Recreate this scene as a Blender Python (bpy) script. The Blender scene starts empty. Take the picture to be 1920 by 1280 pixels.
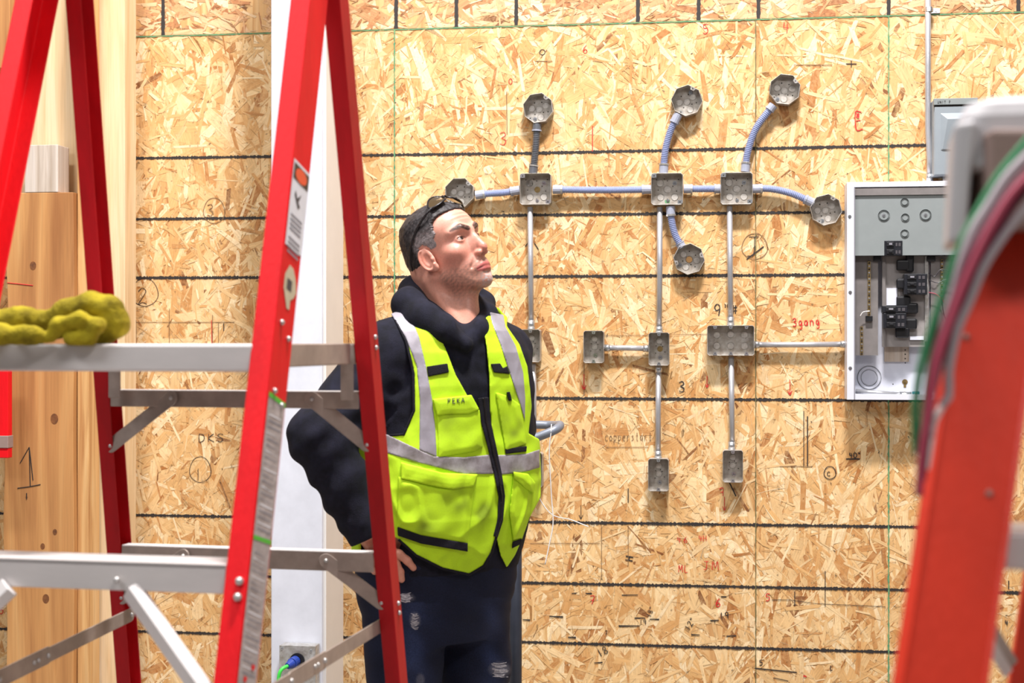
import bpy, math, random
import numpy as np
from mathutils import Vector, Matrix
C = bpy.context.scene.collection
R = math.radians
F = 2825.0            # focal length in pixels of the 1920 wide frame
EYE = 1.42
# ---------------------------------------------------------------- camera
cam_d = bpy.data.cameras.new('camera'); cam = bpy.data.objects.new('camera', cam_d); C.objects.link(cam)
cam.location = (0, 0, EYE); cam.rotation_euler = (R(90), 0, 0)
cam_d.sensor_width = 36.0; cam_d.lens = 36.0*F/1920
cam_d.clip_start = 0.05; cam_d.clip_end = 60
cam_d.dof.use_dof = True; cam_d.dof.focus_distance = 4.2; cam_d.dof.aperture_fstop = 5.2
bpy.context.scene.camera = cam
# ---------------------------------------------------------------- world and lights
w = bpy.data.worlds.new('world'); bpy.context.scene.world = w; w.use_nodes = True
nt = w.node_tree; nt.nodes.clear()
wo = nt.nodes.new('ShaderNodeOutputWorld'); bg = nt.nodes.new('ShaderNodeBackground')
tc = nt.nodes.new('ShaderNodeTexCoord'); sx = nt.nodes.new('ShaderNodeSeparateXYZ'); cr = nt.nodes.new('ShaderNodeValToRGB')
mr = nt.nodes.new('ShaderNodeMapRange'); mr.inputs['From Min'].default_value = -1
nt.links.new(tc.outputs['Generated'], sx.inputs[0]); nt.links.new(sx.outputs['Z'], mr.inputs['Value'])
nt.links.new(mr.outputs[0], cr.inputs[0])
cr.color_ramp.elements[0].position = 0.30; cr.color_ramp.elements[0].color = (.20,.17,.15,1)
cr.color_ramp.elements[1].position = 0.75; cr.color_ramp.elements[1].color = (.95,.97,1,1)
e_ = cr.color_ramp.elements.new(0.5); e_.color = (.50,.48,.47,1)
bg.inputs['Strength'].default_value = 0.25
nt.links.new(cr.outputs[0], bg.inputs[0]); nt.links.new(bg.outputs[0], wo.inputs[0])
def area(name, loc, target, sx_, sy_, power, col=(1,1,1)):
    l = bpy.data.lights.new(name, 'AREA'); l.shape = 'RECTANGLE'; l.size = sx_; l.size_y = sy_; l.energy = power; l.color = col
    o = bpy.data.objects.new(name, l); C.objects.link(o); o.location = loc
    o.rotation_euler = (Vector(target)-Vector(loc)).to_track_quat('-Z', 'Y').to_euler()
    return o
area('bay_and_fill_light', (0.6, 2.5, 6.3), (0.6, 4.6, 1.2), 0.9, 0.3, 590, (1.0,.965,.955))
area('bay_and_fill_light', (-2.2, 2.7, 6.2), (-1.6, 4.8, 1.2), 0.9, 0.3, 150, (1.0,.97,.94))
area('bay_and_fill_light', (1.6, -0.8, 4.4), (0.0, 3.0, 1.2), 1.6, 0.6, 62, (1.0,.95,.92))  # added front fill that brightens worker and ladder, not a fixture
area('bay_and_fill_light', (-2.6, 0.6, 4.2), (-0.6, 2.6, 1.2), 1.6, 0.6, 62, (.97,.98,1.0))  # second added fill, from the front left, no real lamp there
vs = bpy.context.scene.view_settings
vs.view_transform = 'Standard'; vs.look = 'None'; vs.gamma = 1; vs.use_curve_mapping = False; vs.exposure = 0.06
# ---------------------------------------------------------------- mapping
TH = R(7.7); CT, ST = math.cos(TH), math.sin(TH); WD = 5.02
def U(px, py, Y):
    return Vector(((px-960)/F*Y, Y, EYE-(py-640)/F*Y))
def wl(px, py, off=0.0):        # point of the photograph on the back wall's plane, off metres in front of it
    k = (px-960)/F; c = WD*CT-off; t = c/(k*ST+CT)
    X, Y = k*t, t
    return (X*CT-(Y-WD)*ST, EYE-(py-640)/F*t)
def w2(s, y, z):                # wall frame to world (y into the wall)
    return Vector((s*CT+y*ST, WD-s*ST+y*CT, z))
# ---------------------------------------------------------------- materials
def srgb(r, g, b):
    f = lambda c: (c/255/12.92) if c/255 <= .04045 else ((c/255+.055)/1.055)**2.4
    return (f(r), f(g), f(b), 1)
def mat(name, col, rough=.5, metal=0.0, noise=0.0, nscale=20, bump=0.0, bscale=60, coat=0.0, spec=None, col2=None, stretch=(1,1,1)):
    m = bpy.data.materials.new(name); m.use_nodes = True; t = m.node_tree; b = t.nodes['Principled BSDF']
    b.inputs['Base Color'].default_value = col; b.inputs['Roughness'].default_value = rough; b.inputs['Metallic'].default_value = metal
    if spec is not None: b.inputs['Specular IOR Level'].default_value = spec
    if coat: b.inputs['Coat Weight'].default_value = coat
    co = t.nodes.new('ShaderNodeTexCoord'); mp = t.nodes.new('ShaderNodeMapping'); mp.inputs['Scale'].default_value = stretch
    t.links.new(co.outputs['Object'], mp.inputs[0])
    if noise or col2:
        n = t.nodes.new('ShaderNodeTexNoise'); n.inputs['Scale'].default_value = nscale; n.inputs['Detail'].default_value = 5
        n.inputs['Roughness'].default_value = .65
        t.links.new(mp.outputs[0], n.inputs['Vector'])
        r = t.nodes.new('ShaderNodeValToRGB'); r.color_ramp.elements[0].position = .35; r.color_ramp.elements[1].position = .68
        c2 = col2 if col2 else tuple(c*(1-noise) for c in col[:3])+(1,)
        r.color_ramp.elements[0].color = c2; r.color_ramp.elements[1].color = col
        t.links.new(n.outputs['Fac'], r.inputs[0]); t.links.new(r.outputs[0], b.inputs['Base Color'])
    if bump:
        n2 = t.nodes.new('ShaderNodeTexNoise'); n2.inputs['Scale'].default_value = bscale; n2.inputs['Detail'].default_value = 4
        t.links.new(mp.outputs[0], n2.inputs['Vector'])
        bp = t.nodes.new('ShaderNodeBump'); bp.inputs['Strength'].default_value = bump; bp.inputs['Distance'].default_value = .002
        t.links.new(n2.outputs['Fac'], bp.inputs['Height']); t.links.new(bp.outputs[0], b.inputs['Normal'])
    return m
M = {}
M['galv'] = mat('galvanised', srgb(206,206,206), .36, .6, col2=srgb(160,154,146), nscale=45, bump=.15)
M['galv_dull'] = mat('galvanised_dull', srgb(192,188,182), .42, .3, col2=srgb(150,140,128), nscale=38, bump=.2)
M['emt'] = mat('emt', srgb(196,196,200), .33, .6, noise=.18, nscale=30, stretch=(1,1,.2))
M['zinc'] = mat('zinc', srgb(205,208,212), .25, .85, noise=.15, nscale=60)
M['knock'] = mat('knockout', srgb(216,210,202), .4, .45, noise=.3, nscale=90)
M['hole'] = mat('dark_hole', srgb(36,28,24), .9)
M['flexblue'] = mat('flex_blue', srgb(138,148,184), .42, noise=.12, nscale=30)
M['flexgrey'] = mat('flex_grey', srgb(104,106,112), .4, .3, noise=.2)
M['coupling'] = mat('coupling', srgb(158,162,178), .45, noise=.15)
M['hood'] = M['galv']; M['black'] = mat('black_plastic', srgb(22,22,26), .4)
M['brk'] = mat('breaker_black', srgb(30,31,38), .35, noise=.4, nscale=60)
M['enamel'] = mat('white_enamel', srgb(214,216,226), .4, noise=.05, nscale=8)
M['inner'] = mat('panel_back', srgb(158,152,150), .6, .2, noise=.2, nscale=10)
M['inner2'] = mat('panel_plate', srgb(132,126,124), .6, .3, noise=.25, nscale=14)
M['greyp'] = mat('grey_enamel', srgb(132,138,138), .5, noise=.08, nscale=12)
M['greyd'] = mat('grey_disconnect', srgb(140,148,154), .42, noise=.08, nscale=12)
M['brass'] = mat('brass', srgb(172,146,96), .4, .7, noise=.4, nscale=120)
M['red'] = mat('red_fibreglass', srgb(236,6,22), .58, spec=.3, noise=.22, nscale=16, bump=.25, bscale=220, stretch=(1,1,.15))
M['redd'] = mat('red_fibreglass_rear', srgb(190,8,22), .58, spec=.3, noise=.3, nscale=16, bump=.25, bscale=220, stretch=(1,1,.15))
M['orange'] = mat('orange_fibreglass', srgb(222,52,22), .45, noise=.18, nscale=14, bump=.2, bscale=200, stretch=(1,1,.3))
M['alu'] = mat('aluminium', srgb(222,216,214), .45, .12, noise=.14, nscale=12, bump=.06, stretch=(.2,1,1))
M['alud'] = mat('aluminium_dull', srgb(176,160,150), .5, .3, noise=.3, nscale=14, bump=.08)
M['cap'] = mat('ladder_cap', srgb(196,192,194), .5, noise=.1, nscale=12)
M['capin'] = mat('ladder_cap_inside', srgb(150,126,118), .6, noise=.1, nscale=12)
M['label'] = mat('label_white', srgb(226,226,232), .5, noise=.08, nscale=40)
M['labelg'] = mat('label_faded', srgb(186,176,174), .6, col2=srgb(150,140,138), nscale=22, stretch=(1,1,3))
M['ink'] = mat('label_ink', srgb(70,66,70), .6)
M['inkg'] = mat('label_ink_grey', srgb(132,130,138), .6)
M['lorange'] = mat('label_orange', srgb(232,84,46), .5)
M['lgreen'] = mat('label_green', srgb(70,180,50), .5)
M['beige'] = mat('sticker_beige', srgb(206,194,164), .5, noise=.15, nscale=60)
M['paint'] = mat('white_paint', srgb(218,220,230), .55, noise=.14, nscale=7, bump=.1, bscale=14)
M['paint2'] = mat('white_trim', srgb(222,218,214), .55, noise=.06, nscale=5, bump=.1, bscale=14)
M['steel'] = mat('grey_tube', srgb(128,134,146), .4, .3, noise=.15)
M['dark_tube'] = mat('dark_tube', srgb(58,62,74), .45, .4, noise=.2)
M['wgreen'] = mat('wire_green', srgb(46,134,84), .45)
M['wmaroon'] = mat('wire_maroon', srgb(104,34,56), .45)
M['wgrey'] = mat('wire_grey', srgb(176,166,170), .5)
M['wblack'] = mat('wire_black', srgb(34,28,36), .45)
M['wpink'] = mat('wire_pink', srgb(168,62,84), .45)
M['wwhite'] = mat('wire_white', srgb(232,228,226), .5)
M['plugblue'] = mat('plug_blue', srgb(34,62,150), .4)
M['cordgreen'] = mat('cord_green', srgb(70,214,80), .4)
M['conc'] = mat('concrete', srgb(150,144,138), .75, noise=.25, nscale=3, bump=.2)
M['teal'] = mat('teal_plastic', srgb(40,110,130), .5, noise=.2)
def cloth(name, c1, c2, nscale=10, bump=.5, bscale=400, rough=.9):
    return mat(name, c1, rough, col2=c2, nscale=nscale, bump=bump, bscale=bscale, spec=.25)
M['rag'] = cloth('mustard_cloth', srgb(174,156,30), srgb(112,98,16), 22, .9, 260)
def wood(name, light, mid, dark, scale=3.0, knots=True):
    m = bpy.data.materials.new(name); m.use_nodes = True; t = m.node_tree; b = t.nodes['Principled BSDF']; b.inputs['Roughness'].default_value = .65
    co = t.nodes.new('ShaderNodeTexCoord'); mp = t.nodes.new('ShaderNodeMapping'); mp.inputs['Scale'].default_value = (9,9,.55)
    t.links.new(co.outputs['Object'], mp.inputs[0])
    n = t.nodes.new('ShaderNodeTexNoise'); n.inputs['Scale'].default_value = scale; n.inputs['Detail'].default_value = 6; n.inputs['Distortion'].default_value = 1.2
    t.links.new(mp.outputs[0], n.inputs['Vector'])
    r = t.nodes.new('ShaderNodeValToRGB'); r.color_ramp.elements[0].position = .3; r.color_ramp.elements[1].position = .72
    r.color_ramp.elements[0].color = dark; r.color_ramp.elements[1].color = light
    e = r.color_ramp.elements.new(.5); e.color = mid
    t.links.new(n.outputs['Fac'], r.inputs[0])
    mp2 = t.nodes.new('ShaderNodeMapping'); mp2.inputs['Scale'].default_value = (160,160,5); t.links.new(co.outputs['Object'], mp2.inputs[0])
    n2 = t.nodes.new('ShaderNodeTexNoise'); n2.inputs['Scale'].default_value = 1; n2.inputs['Detail'].default_value = 3
    t.links.new(mp2.outputs[0], n2.inputs['Vector'])
    mx = t.nodes.new('ShaderNodeMix'); mx.data_type = 'RGBA'; mx.blend_type = 'MULTIPLY'; mx.inputs[0].default_value = .35
    t.links.new(r.outputs[0], mx.inputs[6]); t.links.new(n2.outputs['Fac'], mx.inputs[7]); t.links.new(mx.outputs[2], b.inputs['Base Color'])
    return m
M['wood_light'] = wood('wood_light', srgb(240,214,176), srgb(234,204,160), srgb(224,186,138))
M['wood_orange'] = wood('wood_orange', srgb(226,176,114), srgb(206,148,88), srgb(168,110,60), 1.2)
M['wood_strip'] = wood('wood_strip', srgb(240,200,144), srgb(226,176,114), srgb(190,132,76), 2.4)
M['wood_block'] = wood('wood_block', srgb(226,214,204), srgb(208,192,176), srgb(178,156,136), 3)
M['knot'] = mat('wood_knot', srgb(92,54,28), .8, col2=srgb(136,84,42), nscale=60)
M['pen'] = mat('marker_black', srgb(40,34,32), .7)
M['pencil'] = mat('pencil_line', srgb(120,92,62), .8)
M['penred'] = mat('marker_red', srgb(196,40,34), .7)
M['chalk'] = mat('chalk_green', srgb(36,128,96), .8, col2=srgb(120,150,100), nscale=90)
M['seam'] = mat('panel_seam', srgb(104,98,60), .8)
# ---------------------------------------------------------------- mesh helpers
class MB:
    def __init__(s): s.v=[]; s.f=[]; s.m=[]; s.n=0
    def add(s, vs_, fs, mi=0):
        b=len(s.v); s.v += [tuple(p) for p in vs_]; s.f += [tuple(i+b for i in q) for q in fs]; s.m += [mi]*len(fs); return s
    def box(s, a, b, mi=0):
        x0,y0,z0=[min(a[i],b[i]) for i in range(3)]; x1,y1,z1=[max(a[i],b[i]) for i in range(3)]
        return s.add([(x0,y0,z0),(x1,y0,z0),(x1,y1,z0),(x0,y1,z0),(x0,y0,z1),(x1,y0,z1),(x1,y1,z1),(x0,y1,z1)],
              [(0,3,2,1),(4,5,6,7),(0,1,5,4),(1,2,6,5),(2,3,7,6),(3,0,4,7)], mi)
    def prism(s, poly, axis, a, b, mi=0):   # poly 2D; axis 'y': (x,z) pairs extruded in y
        def P(p, t): return (p[0],t,p[1]) if axis=='y' else ((p[0],p[1],t) if axis=='z' else (t,p[0],p[1]))
        n=len(poly); vs_=[P(p,a) for p in poly]+[P(p,b) for p in poly]
        fs=[tuple(range(n)), tuple(range(2*n-1,n-1,-1))]+[(i,i+n,(i+1)%n+n,(i+1)%n) for i in range(n)]
        return s.add(vs_, fs, mi)
    def sweep(s, pts, frames, poly, mi=0, cap=True):
        n=len(poly); base=[]
        for P,(A,B) in zip(pts,frames): base += [tuple(P+A*p[0]+B*p[1]) for p in poly]
        fs=[]
        for k in range(len(pts)-1):
            for i in range(n):
                j=(i+1)%n; fs.append((k*n+i,k*n+j,(k+1)*n+j,(k+1)*n+i))
        if cap: fs += [tuple(range(n-1,-1,-1)), tuple(range((len(pts)-1)*n,len(pts)*n))]
        return s.add(base, fs, mi)
    def tube(s, pts, r, seg=12, mi=0, cap=True):
        pts=[Vector(p) for p in pts]; n=len(pts); rr = r if isinstance(r,(list,tuple)) else [r]*n
        t0=(pts[1]-pts[0]).normalized(); up=Vector((0,0,1)) if abs(t0.z)<.9 else Vector((0,1,0))
        A=t0.cross(up).normalized(); base=[]
        for k in range(n):
            t=(pts[min(k+1,n-1)]-pts[max(k-1,0)]).normalized()
            A=(A-t*A.dot(t)).normalized(); B=t.cross(A)
            for i in range(seg):
                a=2*math.pi*i/seg; base.append(tuple(pts[k]+(A*math.cos(a)+B*math.sin(a))*rr[k]))
        fs=[]
        for k in range(n-1):
            for i in range(seg):
                j=(i+1)%seg; fs.append((k*seg+i,k*seg+j,(k+1)*seg+j,(k+1)*seg+i))
        if cap: fs += [tuple(range(seg-1,-1,-1)), tuple(range((n-1)*seg,n*seg))]
        return s.add(base, fs, mi)
    def disc(s, c, r, y0, y1, seg=20, mi=0, sx_=1.0):   # axis y
        return s.prism([(c[0]+r*sx_*math.cos(-2*math.pi*i/seg), c[1]+r*math.sin(-2*math.pi*i/seg)) for i in range(seg)],'y',y0,y1,mi)
    def ring(s, c, r0, r1, y0, y1, seg=24, mi=0):
        vs_=[]
        for (r,y) in ((r0,y1),(r0,y0),(r1,y0),(r1,y1)):
            vs_ += [(c[0]+r*math.cos(2*math.pi*i/seg), y, c[1]+r*math.sin(2*math.pi*i/seg)) for i in range(seg)]
        fs=[]
        for k in range(3):
            for i in range(seg):
                j=(i+1)%seg; fs.append((k*seg+i,(k+1)*seg+i,(k+1)*seg+j,k*seg+j))
        return s.add(vs_, fs, mi)
    def ball(s, c, r, seg=14, rings=8, mi=0, sc=(1,1,1)):
        vs_=[(c[0],c[1],c[2]+r*sc[2])]
        for k in range(1,rings):
            a=math.pi*k/rings
            vs_ += [(c[0]+r*sc[0]*math.sin(a)*math.cos(2*math.pi*i/seg), c[1]+r*sc[1]*math.sin(a)*math.sin(2*math.pi*i/seg), c[2]+r*sc[2]*math.cos(a)) for i in range(seg)]
        vs_.append((c[0],c[1],c[2]-r*sc[2])); L=len(vs_)-1
        fs=[(0,1+i,1+(i+1)%seg) for i in range(seg)]
        for k in range(rings-2):
            for i in range(seg):
                a=1+k*seg+i; b=1+k*seg+(i+1)%seg; fs.append((a,a+seg,b+seg,b))
        fs += [(L,1+(rings-2)*seg+(i+1)%seg,1+(rings-2)*seg+i) for i in range(seg)]
        return s.add(vs_, fs, mi)
    def build(s, name, mats, parent=None, bevel=0, smooth=False, seg=2):
        if not isinstance(mats,(list,tuple)): mats=[mats]
        me=bpy.data.meshes.new(name); me.from_pydata(s.v,[],s.f); me.polygons.foreach_set('material_index', s.m)
        for m in mats: me.materials.append(M[m] if isinstance(m,str) else m)
        if smooth: me.polygons.foreach_set('use_smooth',[True]*len(me.polygons))
        me.validate(); me.update()
        o=bpy.data.objects.new(name, me); C.objects.link(o)
        if parent: o.parent=parent
        if bevel:
            b=o.modifiers.new('bevel','BEVEL'); b.width=bevel; b.segments=seg; b.limit_method='ANGLE'; b.angle_limit=R(40)
        if smooth=='auto':
            pass
        return o
def fixn(o):
    import bmesh
    b=bmesh.new(); b.from_mesh(o.data); bmesh.ops.recalc_face_normals(b, faces=b.faces); b.to_mesh(o.data); b.free(); return o
def tag(o, label, cat, group=None, kind=None):
    o['label']=label; o['category']=cat
    if group: o['group']=group
    if kind: o['kind']=kind
    return o
def thing(name, label, cat, loc=(0,0,0), rotz=0, group=None):
    o=bpy.data.objects.new(name, None); C.objects.link(o); o.empty_display_size=.05
    o.location=loc; o.rotation_euler=(0,0,rotz); return tag(o,label,cat,group)
def struct(o, label=None):
    o['kind']='structure'
    if label: o['label']=label
    return o
def bez(p0,p1,p2,p3,n):
    out=[]
    for i in range(n+1):
        t=i/n; a=(1-t)**3; b=3*(1-t)**2*t; c=3*(1-t)*t*t; d=t**3
        out.append(Vector(p0)*a+Vector(p1)*b+Vector(p2)*c+Vector(p3)*d)
    return out
def smoothpath(pts, n=8):       # Catmull-Rom
    P=[Vector(p) for p in pts]; P=[P[0]*2-P[1]]+P+[P[-1]*2-P[-2]]; out=[]
    for i in range(1,len(P)-2):
        for k in range(n):
            t=k/n; a,b,c,d=P[i-1],P[i],P[i+1],P[i+2]
            out.append(.5*((2*b)+(c-a)*t+(2*a-5*b+4*c-d)*t*t+(3*b-a-3*c+d)*t**3))
    out.append(P[-2]); return out
# ================================================================ the setting
rng = np.random.RandomState(7)
fl = MB(); fl.box((-4.5,-1.5,-.05),(4.5,5.9,0)); struct(fl.build('floor','conc'))
# strand board: every strand is a sliver of its own, all in the one wall mesh
S0,S1,Z0,Z1 = -3.0,3.0,0.0,3.0
osb = bpy.data.materials.new('strand_board'); osb.use_nodes=True; t=osb.node_tree; b=t.nodes['Principled BSDF']; b.inputs['Roughness'].default_value=.6
b.inputs['Specular IOR Level'].default_value=.3
at=t.nodes.new('ShaderNodeAttribute'); at.attribute_name='tone'; uv=t.nodes.new('ShaderNodeUVMap'); uv.uv_map='strand'
mp=t.nodes.new('ShaderNodeMapping'); mp.inputs['Scale'].default_value=(14,260,1); t.links.new(uv.outputs[0],mp.inputs[0])
n=t.nodes.new('ShaderNodeTexNoise'); n.inputs['Scale'].default_value=1; n.inputs['Detail'].default_value=4; n.inputs['Roughness'].default_value=.6
t.links.new(mp.outputs[0],n.inputs['Vector'])
r=t.nodes.new('ShaderNodeMapRange'); r.inputs['From Min'].default_value=.3; r.inputs['From Max'].default_value=.7; r.inputs['To Min'].default_value=.80; r.inputs['To Max'].default_value=1.13
t.links.new(n.outputs['Fac'],r.inputs['Value'])
mx=t.nodes.new('ShaderNodeVectorMath'); mx.operation='SCALE'; 
cob=t.nodes.new('ShaderNodeTexCoord'); nb=t.nodes.new('ShaderNodeTexNoise'); nb.inputs['Scale'].default_value=38; nb.inputs['Detail'].default_value=6; nb.inputs['Roughness'].default_value=.7; nb.inputs['Distortion'].default_value=1.5
t.links.new(cob.outputs['Object'],nb.inputs['Vector'])
rb_=t.nodes.new('ShaderNodeMapRange'); rb_.inputs['From Min'].default_value=.42; rb_.inputs['From Max'].default_value=.60; rb_.inputs['To Min'].default_value=.05; rb_.inputs['To Max'].default_value=.46
t.links.new(nb.outputs['Fac'],rb_.inputs['Value'])
nl=t.nodes.new('ShaderNodeTexNoise'); nl.inputs['Scale'].default_value=9; nl.inputs['Detail'].default_value=5; t.links.new(cob.outputs['Object'],nl.inputs['Vector'])
cl_=t.nodes.new('ShaderNodeValToRGB'); cl_.color_ramp.elements[0].position=.38; cl_.color_ramp.elements[0].color=srgb(198,148,94); cl_.color_ramp.elements[1].position=.62; cl_.color_ramp.elements[1].color=srgb(227,192,140)
t.links.new(nl.outputs['Fac'],cl_.inputs[0])
mb_=t.nodes.new('ShaderNodeMix'); mb_.data_type='RGBA'; t.links.new(rb_.outputs[0],mb_.inputs[0]); t.links.new(at.outputs['Color'],mb_.inputs[6]); t.links.new(cl_.outputs[0],mb_.inputs[7])
# keep the ragged strand edges: the blend only softens the tone
t.links.new(mb_.outputs[2],mx.inputs[0]); t.links.new(r.outputs[0],mx.inputs['Scale'])
co=t.nodes.new('ShaderNodeTexCoord'); v=t.nodes.new('ShaderNodeTexNoise'); v.inputs['Scale'].default_value=75; v.inputs['Detail'].default_value=2.5
t.links.new(co.outputs['Object'],v.inputs['Vector'])
r2=t.nodes.new('ShaderNodeMapRange'); r2.inputs['From Min'].default_value=.28; r2.inputs['From Max'].default_value=.36; r2.inputs['To Min'].default_value=.5; r2.inputs['To Max'].default_value=1
t.links.new(v.outputs['Fac'],r2.inputs['Value'])
mx2=t.nodes.new('ShaderNodeVectorMath'); mx2.operation='SCALE'; t.links.new(mx.outputs[0],mx2.inputs[0]); t.links.new(r2.outputs[0],mx2.inputs['Scale'])
t.links.new(mx2.outputs[0],b.inputs['Base Color'])
bp=t.nodes.new('ShaderNodeBump'); bp.inputs['Strength'].default_value=.35; bp.inputs['Distance'].default_value=.001
t.links.new(n.outputs['Fac'],bp.inputs['Height']); t.links.new(bp.outputs[0],b.inputs['Normal'])
pal = np.array([srgb(*c)[:3] for c in [(229,198,150),(221,183,130),(212,166,108),(201,150,92),(186,130,74),(166,106,54),(124,74,38),(237,213,172)]])
prob = np.array([.19,.25,.20,.13,.075,.035,.012,.11]); prob/=prob.sum()
palu = np.array([srgb(*c)[:3] for c in [(226,196,158),(216,178,138),(204,160,118),(190,140,98),(174,116,76),(150,92,56),(118,72,42),(234,210,174)]])
probu = np.array([.14,.2,.2,.16,.13,.08,.03,.06]); probu/=probu.sum()
seam_s = [wl(x,640)[0] for x in (1417,)]
x0,zb0 = wl(230,70); x1,zb1 = wl(1920,23)
def seamz(s): return zb0+(s-x0)*(zb1-zb0)/(x1-x0)
VN=[];FN=[];TN=[];UN=[];idx=0
def strands(n, lmin, lmax, wmin, wmax, lay0, lay1, upper, scut=0.0, zr=None, dark=0):
    global idx
    for i in range(n):
        zc = rng.uniform(*(zr or (Z0,Z1))); s=rng.uniform(S0,S1); zs=seamz(s)
        up = zc>zs
        if up != upper: continue
        L=rng.uniform(lmin,lmax)*(.75 if upper else 1); W=rng.uniform(wmin,wmax)*(.6+.4*rng.rand())
        a=rng.normal(0,.75) if upper else (math.pi/2+rng.normal(0,.85))
        ca,sa=math.cos(a),math.sin(a); yl=-(lay0+(lay1-lay0)*rng.rand())
        j=lambda k: rng.uniform(-k,k)
        sk=rng.uniform(-.7,.7)*W
        loc=[(-L/2+sk+j(.004),-W/2),(-L*.1,-W/2+j(.14*W)),(L/2+j(.006)+sk,-W/2+j(.12*W)),(L/2+j(.006),W*.1+j(.2*W)),(L/2-sk+j(.006),W/2+j(.12*W)),(0,W/2+j(.12*W)),(-L/2-sk+j(.006),W/2),(-L/2+j(.008),j(.3*W))]
        P=[(s+x*ca-y*sa, zc+x*sa+y*ca) for x,y in loc]
        # keep a sliver on its own side of the panel seams
        if any((z>seamz(q))!=upper for q,z in P):
            P=[(q,(max(z,seamz(q)+.001) if upper else min(z,seamz(q)-.001))) for q,z in P]
        for ss in seam_s:
            if not upper and min(q for q,_ in P)<ss<max(q for q,_ in P):
                P=[((max(q,ss+.001) if s>ss else min(q,ss-.001)),z) for q,z in P]
        P=[(min(max(q,S0),S1),min(max(z,Z0),Z1)) for q,z in P]
        VN.extend([(q,yl,z) for q,z in P]); FN.append(tuple(range(idx,idx+8))); idx+=8
        c=(palu[rng.choice(8,p=probu)] if upper else pal[rng.choice(8,p=prob)])*rng.uniform(.93,1.05)
        if dark: c=c*rng.uniform(.45,.8)
        TN.append(c); du,dv=rng.rand()*9,rng.rand()*9
        UN.extend([(x+du,y+dv) for x,y in loc])
zt0=(0,2.75); zt1=(1.9,3.0)
strands(15000,.07,.19,.014,.045,.0002,.0012,False,zr=zt0)
strands(13000,.03,.12,.004,.018,.0008,.0018,False,zr=zt0)
strands(5000,.010,.04,.0018,.005,.0012,.0022,False,zr=zt0)
strands(9000,.006,.04,.0007,.0022,.0014,.0022,False,zr=zt0,dark=1)
strands(6000,.06,.15,.012,.035,.0002,.0012,True,zr=zt1)
strands(5500,.03,.09,.005,.015,.0008,.0018,True,zr=zt1)
strands(4000,.008,.035,.0015,.005,.0012,.0022,True,zr=zt1,dark=1)
nstr=len(FN)
wall=MB(); wall.v=[tuple(p) for p in VN]; wall.f=FN; wall.m=[0]*nstr
wall.box((S0,0,Z0),(S1,.015,Z1),1)
MARKY=[-.0026]
def line(pts, wdt, mi, jit=0.0, step=None, wj=0.0):    # ribbon through wall points (s,z)
    P=[Vector((p[0],p[1])) for p in pts]
    if step:
        Q=[]
        for a,b in zip(P[:-1],P[1:]):
            k=max(1,int((b-a).length/step)); Q += [a.lerp(b,i/k) for i in range(k)]
        P=Q+[P[-1]]
    n=len(P); vs_=[]; fs=[]; MARKY[0]-=2e-6; y=MARKY[0]
    for i in range(n):
        t=(P[min(i+1,n-1)]-P[max(i-1,0)]); t=t.normalized() if t.length else Vector((1,0)); nn=Vector((-t.y,t.x))
        o=rng.uniform(-jit,jit); h=wdt/2*(1+rng.uniform(-wj,wj))
        a=P[i]+nn*(h+o); b_=P[i]-nn*(h-o); vs_ += [(a.x,y,a.y),(b_.x,y,b_.y)]
    fs=[(2*i,2*i+1,2*i+3,2*i+2) for i in range(n-1)]
    wall.add(vs_,fs,mi)
def pl(pts, wdt, mi, **k): line([wl(x,y) for x,y in pts], wdt, mi, **k)   # the same, points read off the photograph
BLK,RED,CHK,SEM,PCL = 2,3,4,5,6
for a in ([(-60,292),(232,297),(1000,287),(1740,272),(1990,268)],[(-60,408),(232,411),(1200,401),(1990,394)],[(-60,520),(232,521),(1000,518),(1590,515),(1990,512)],
          [(-60,740),(232,742),(1000,746),(1590,750),(1990,753)],[(-60,961),(255,965),(1000,978),(1680,987),(1990,993)],[(-60,1072),(500,1080),(980,1092),(1680,1105),(1990,1113)],
          [(-60,1177),(260,1183),(400,1187),(500,1190),(980,1203),(1680,1222),(1990,1232)]):
    pl(a,.0088,BLK,jit=.0009,step=.003,wj=.45)
for x in (-30,306,743,856,968,1196,1310,1422,1666,1909):
    s=wl(x,40)[0]; line([(s,seamz(s)+.002),(s+.003,Z1)],.0125,BLK,jit=.0006,step=.006,wj=.2)
line([(S0,seamz(S0)),(S1,seamz(S1))],.0035,CHK,jit=.0005,step=.01,wj=.5)
line([(S0,seamz(S0)+.0022),(S1,seamz(S1)+.0022)],.0018,SEM,jit=.0004,step=.01,wj=.6)
for x in (740,1666):
    s=wl(x,640)[0]; line([(s,0),(s,seamz(s))],.0042,CHK,jit=.0007,step=.008,wj=.5)
line([(seam_s[0],0),(seam_s[0],seamz(seam_s[0]))],.0028,SEM,jit=.0003,step=.01,wj=.5)
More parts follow.
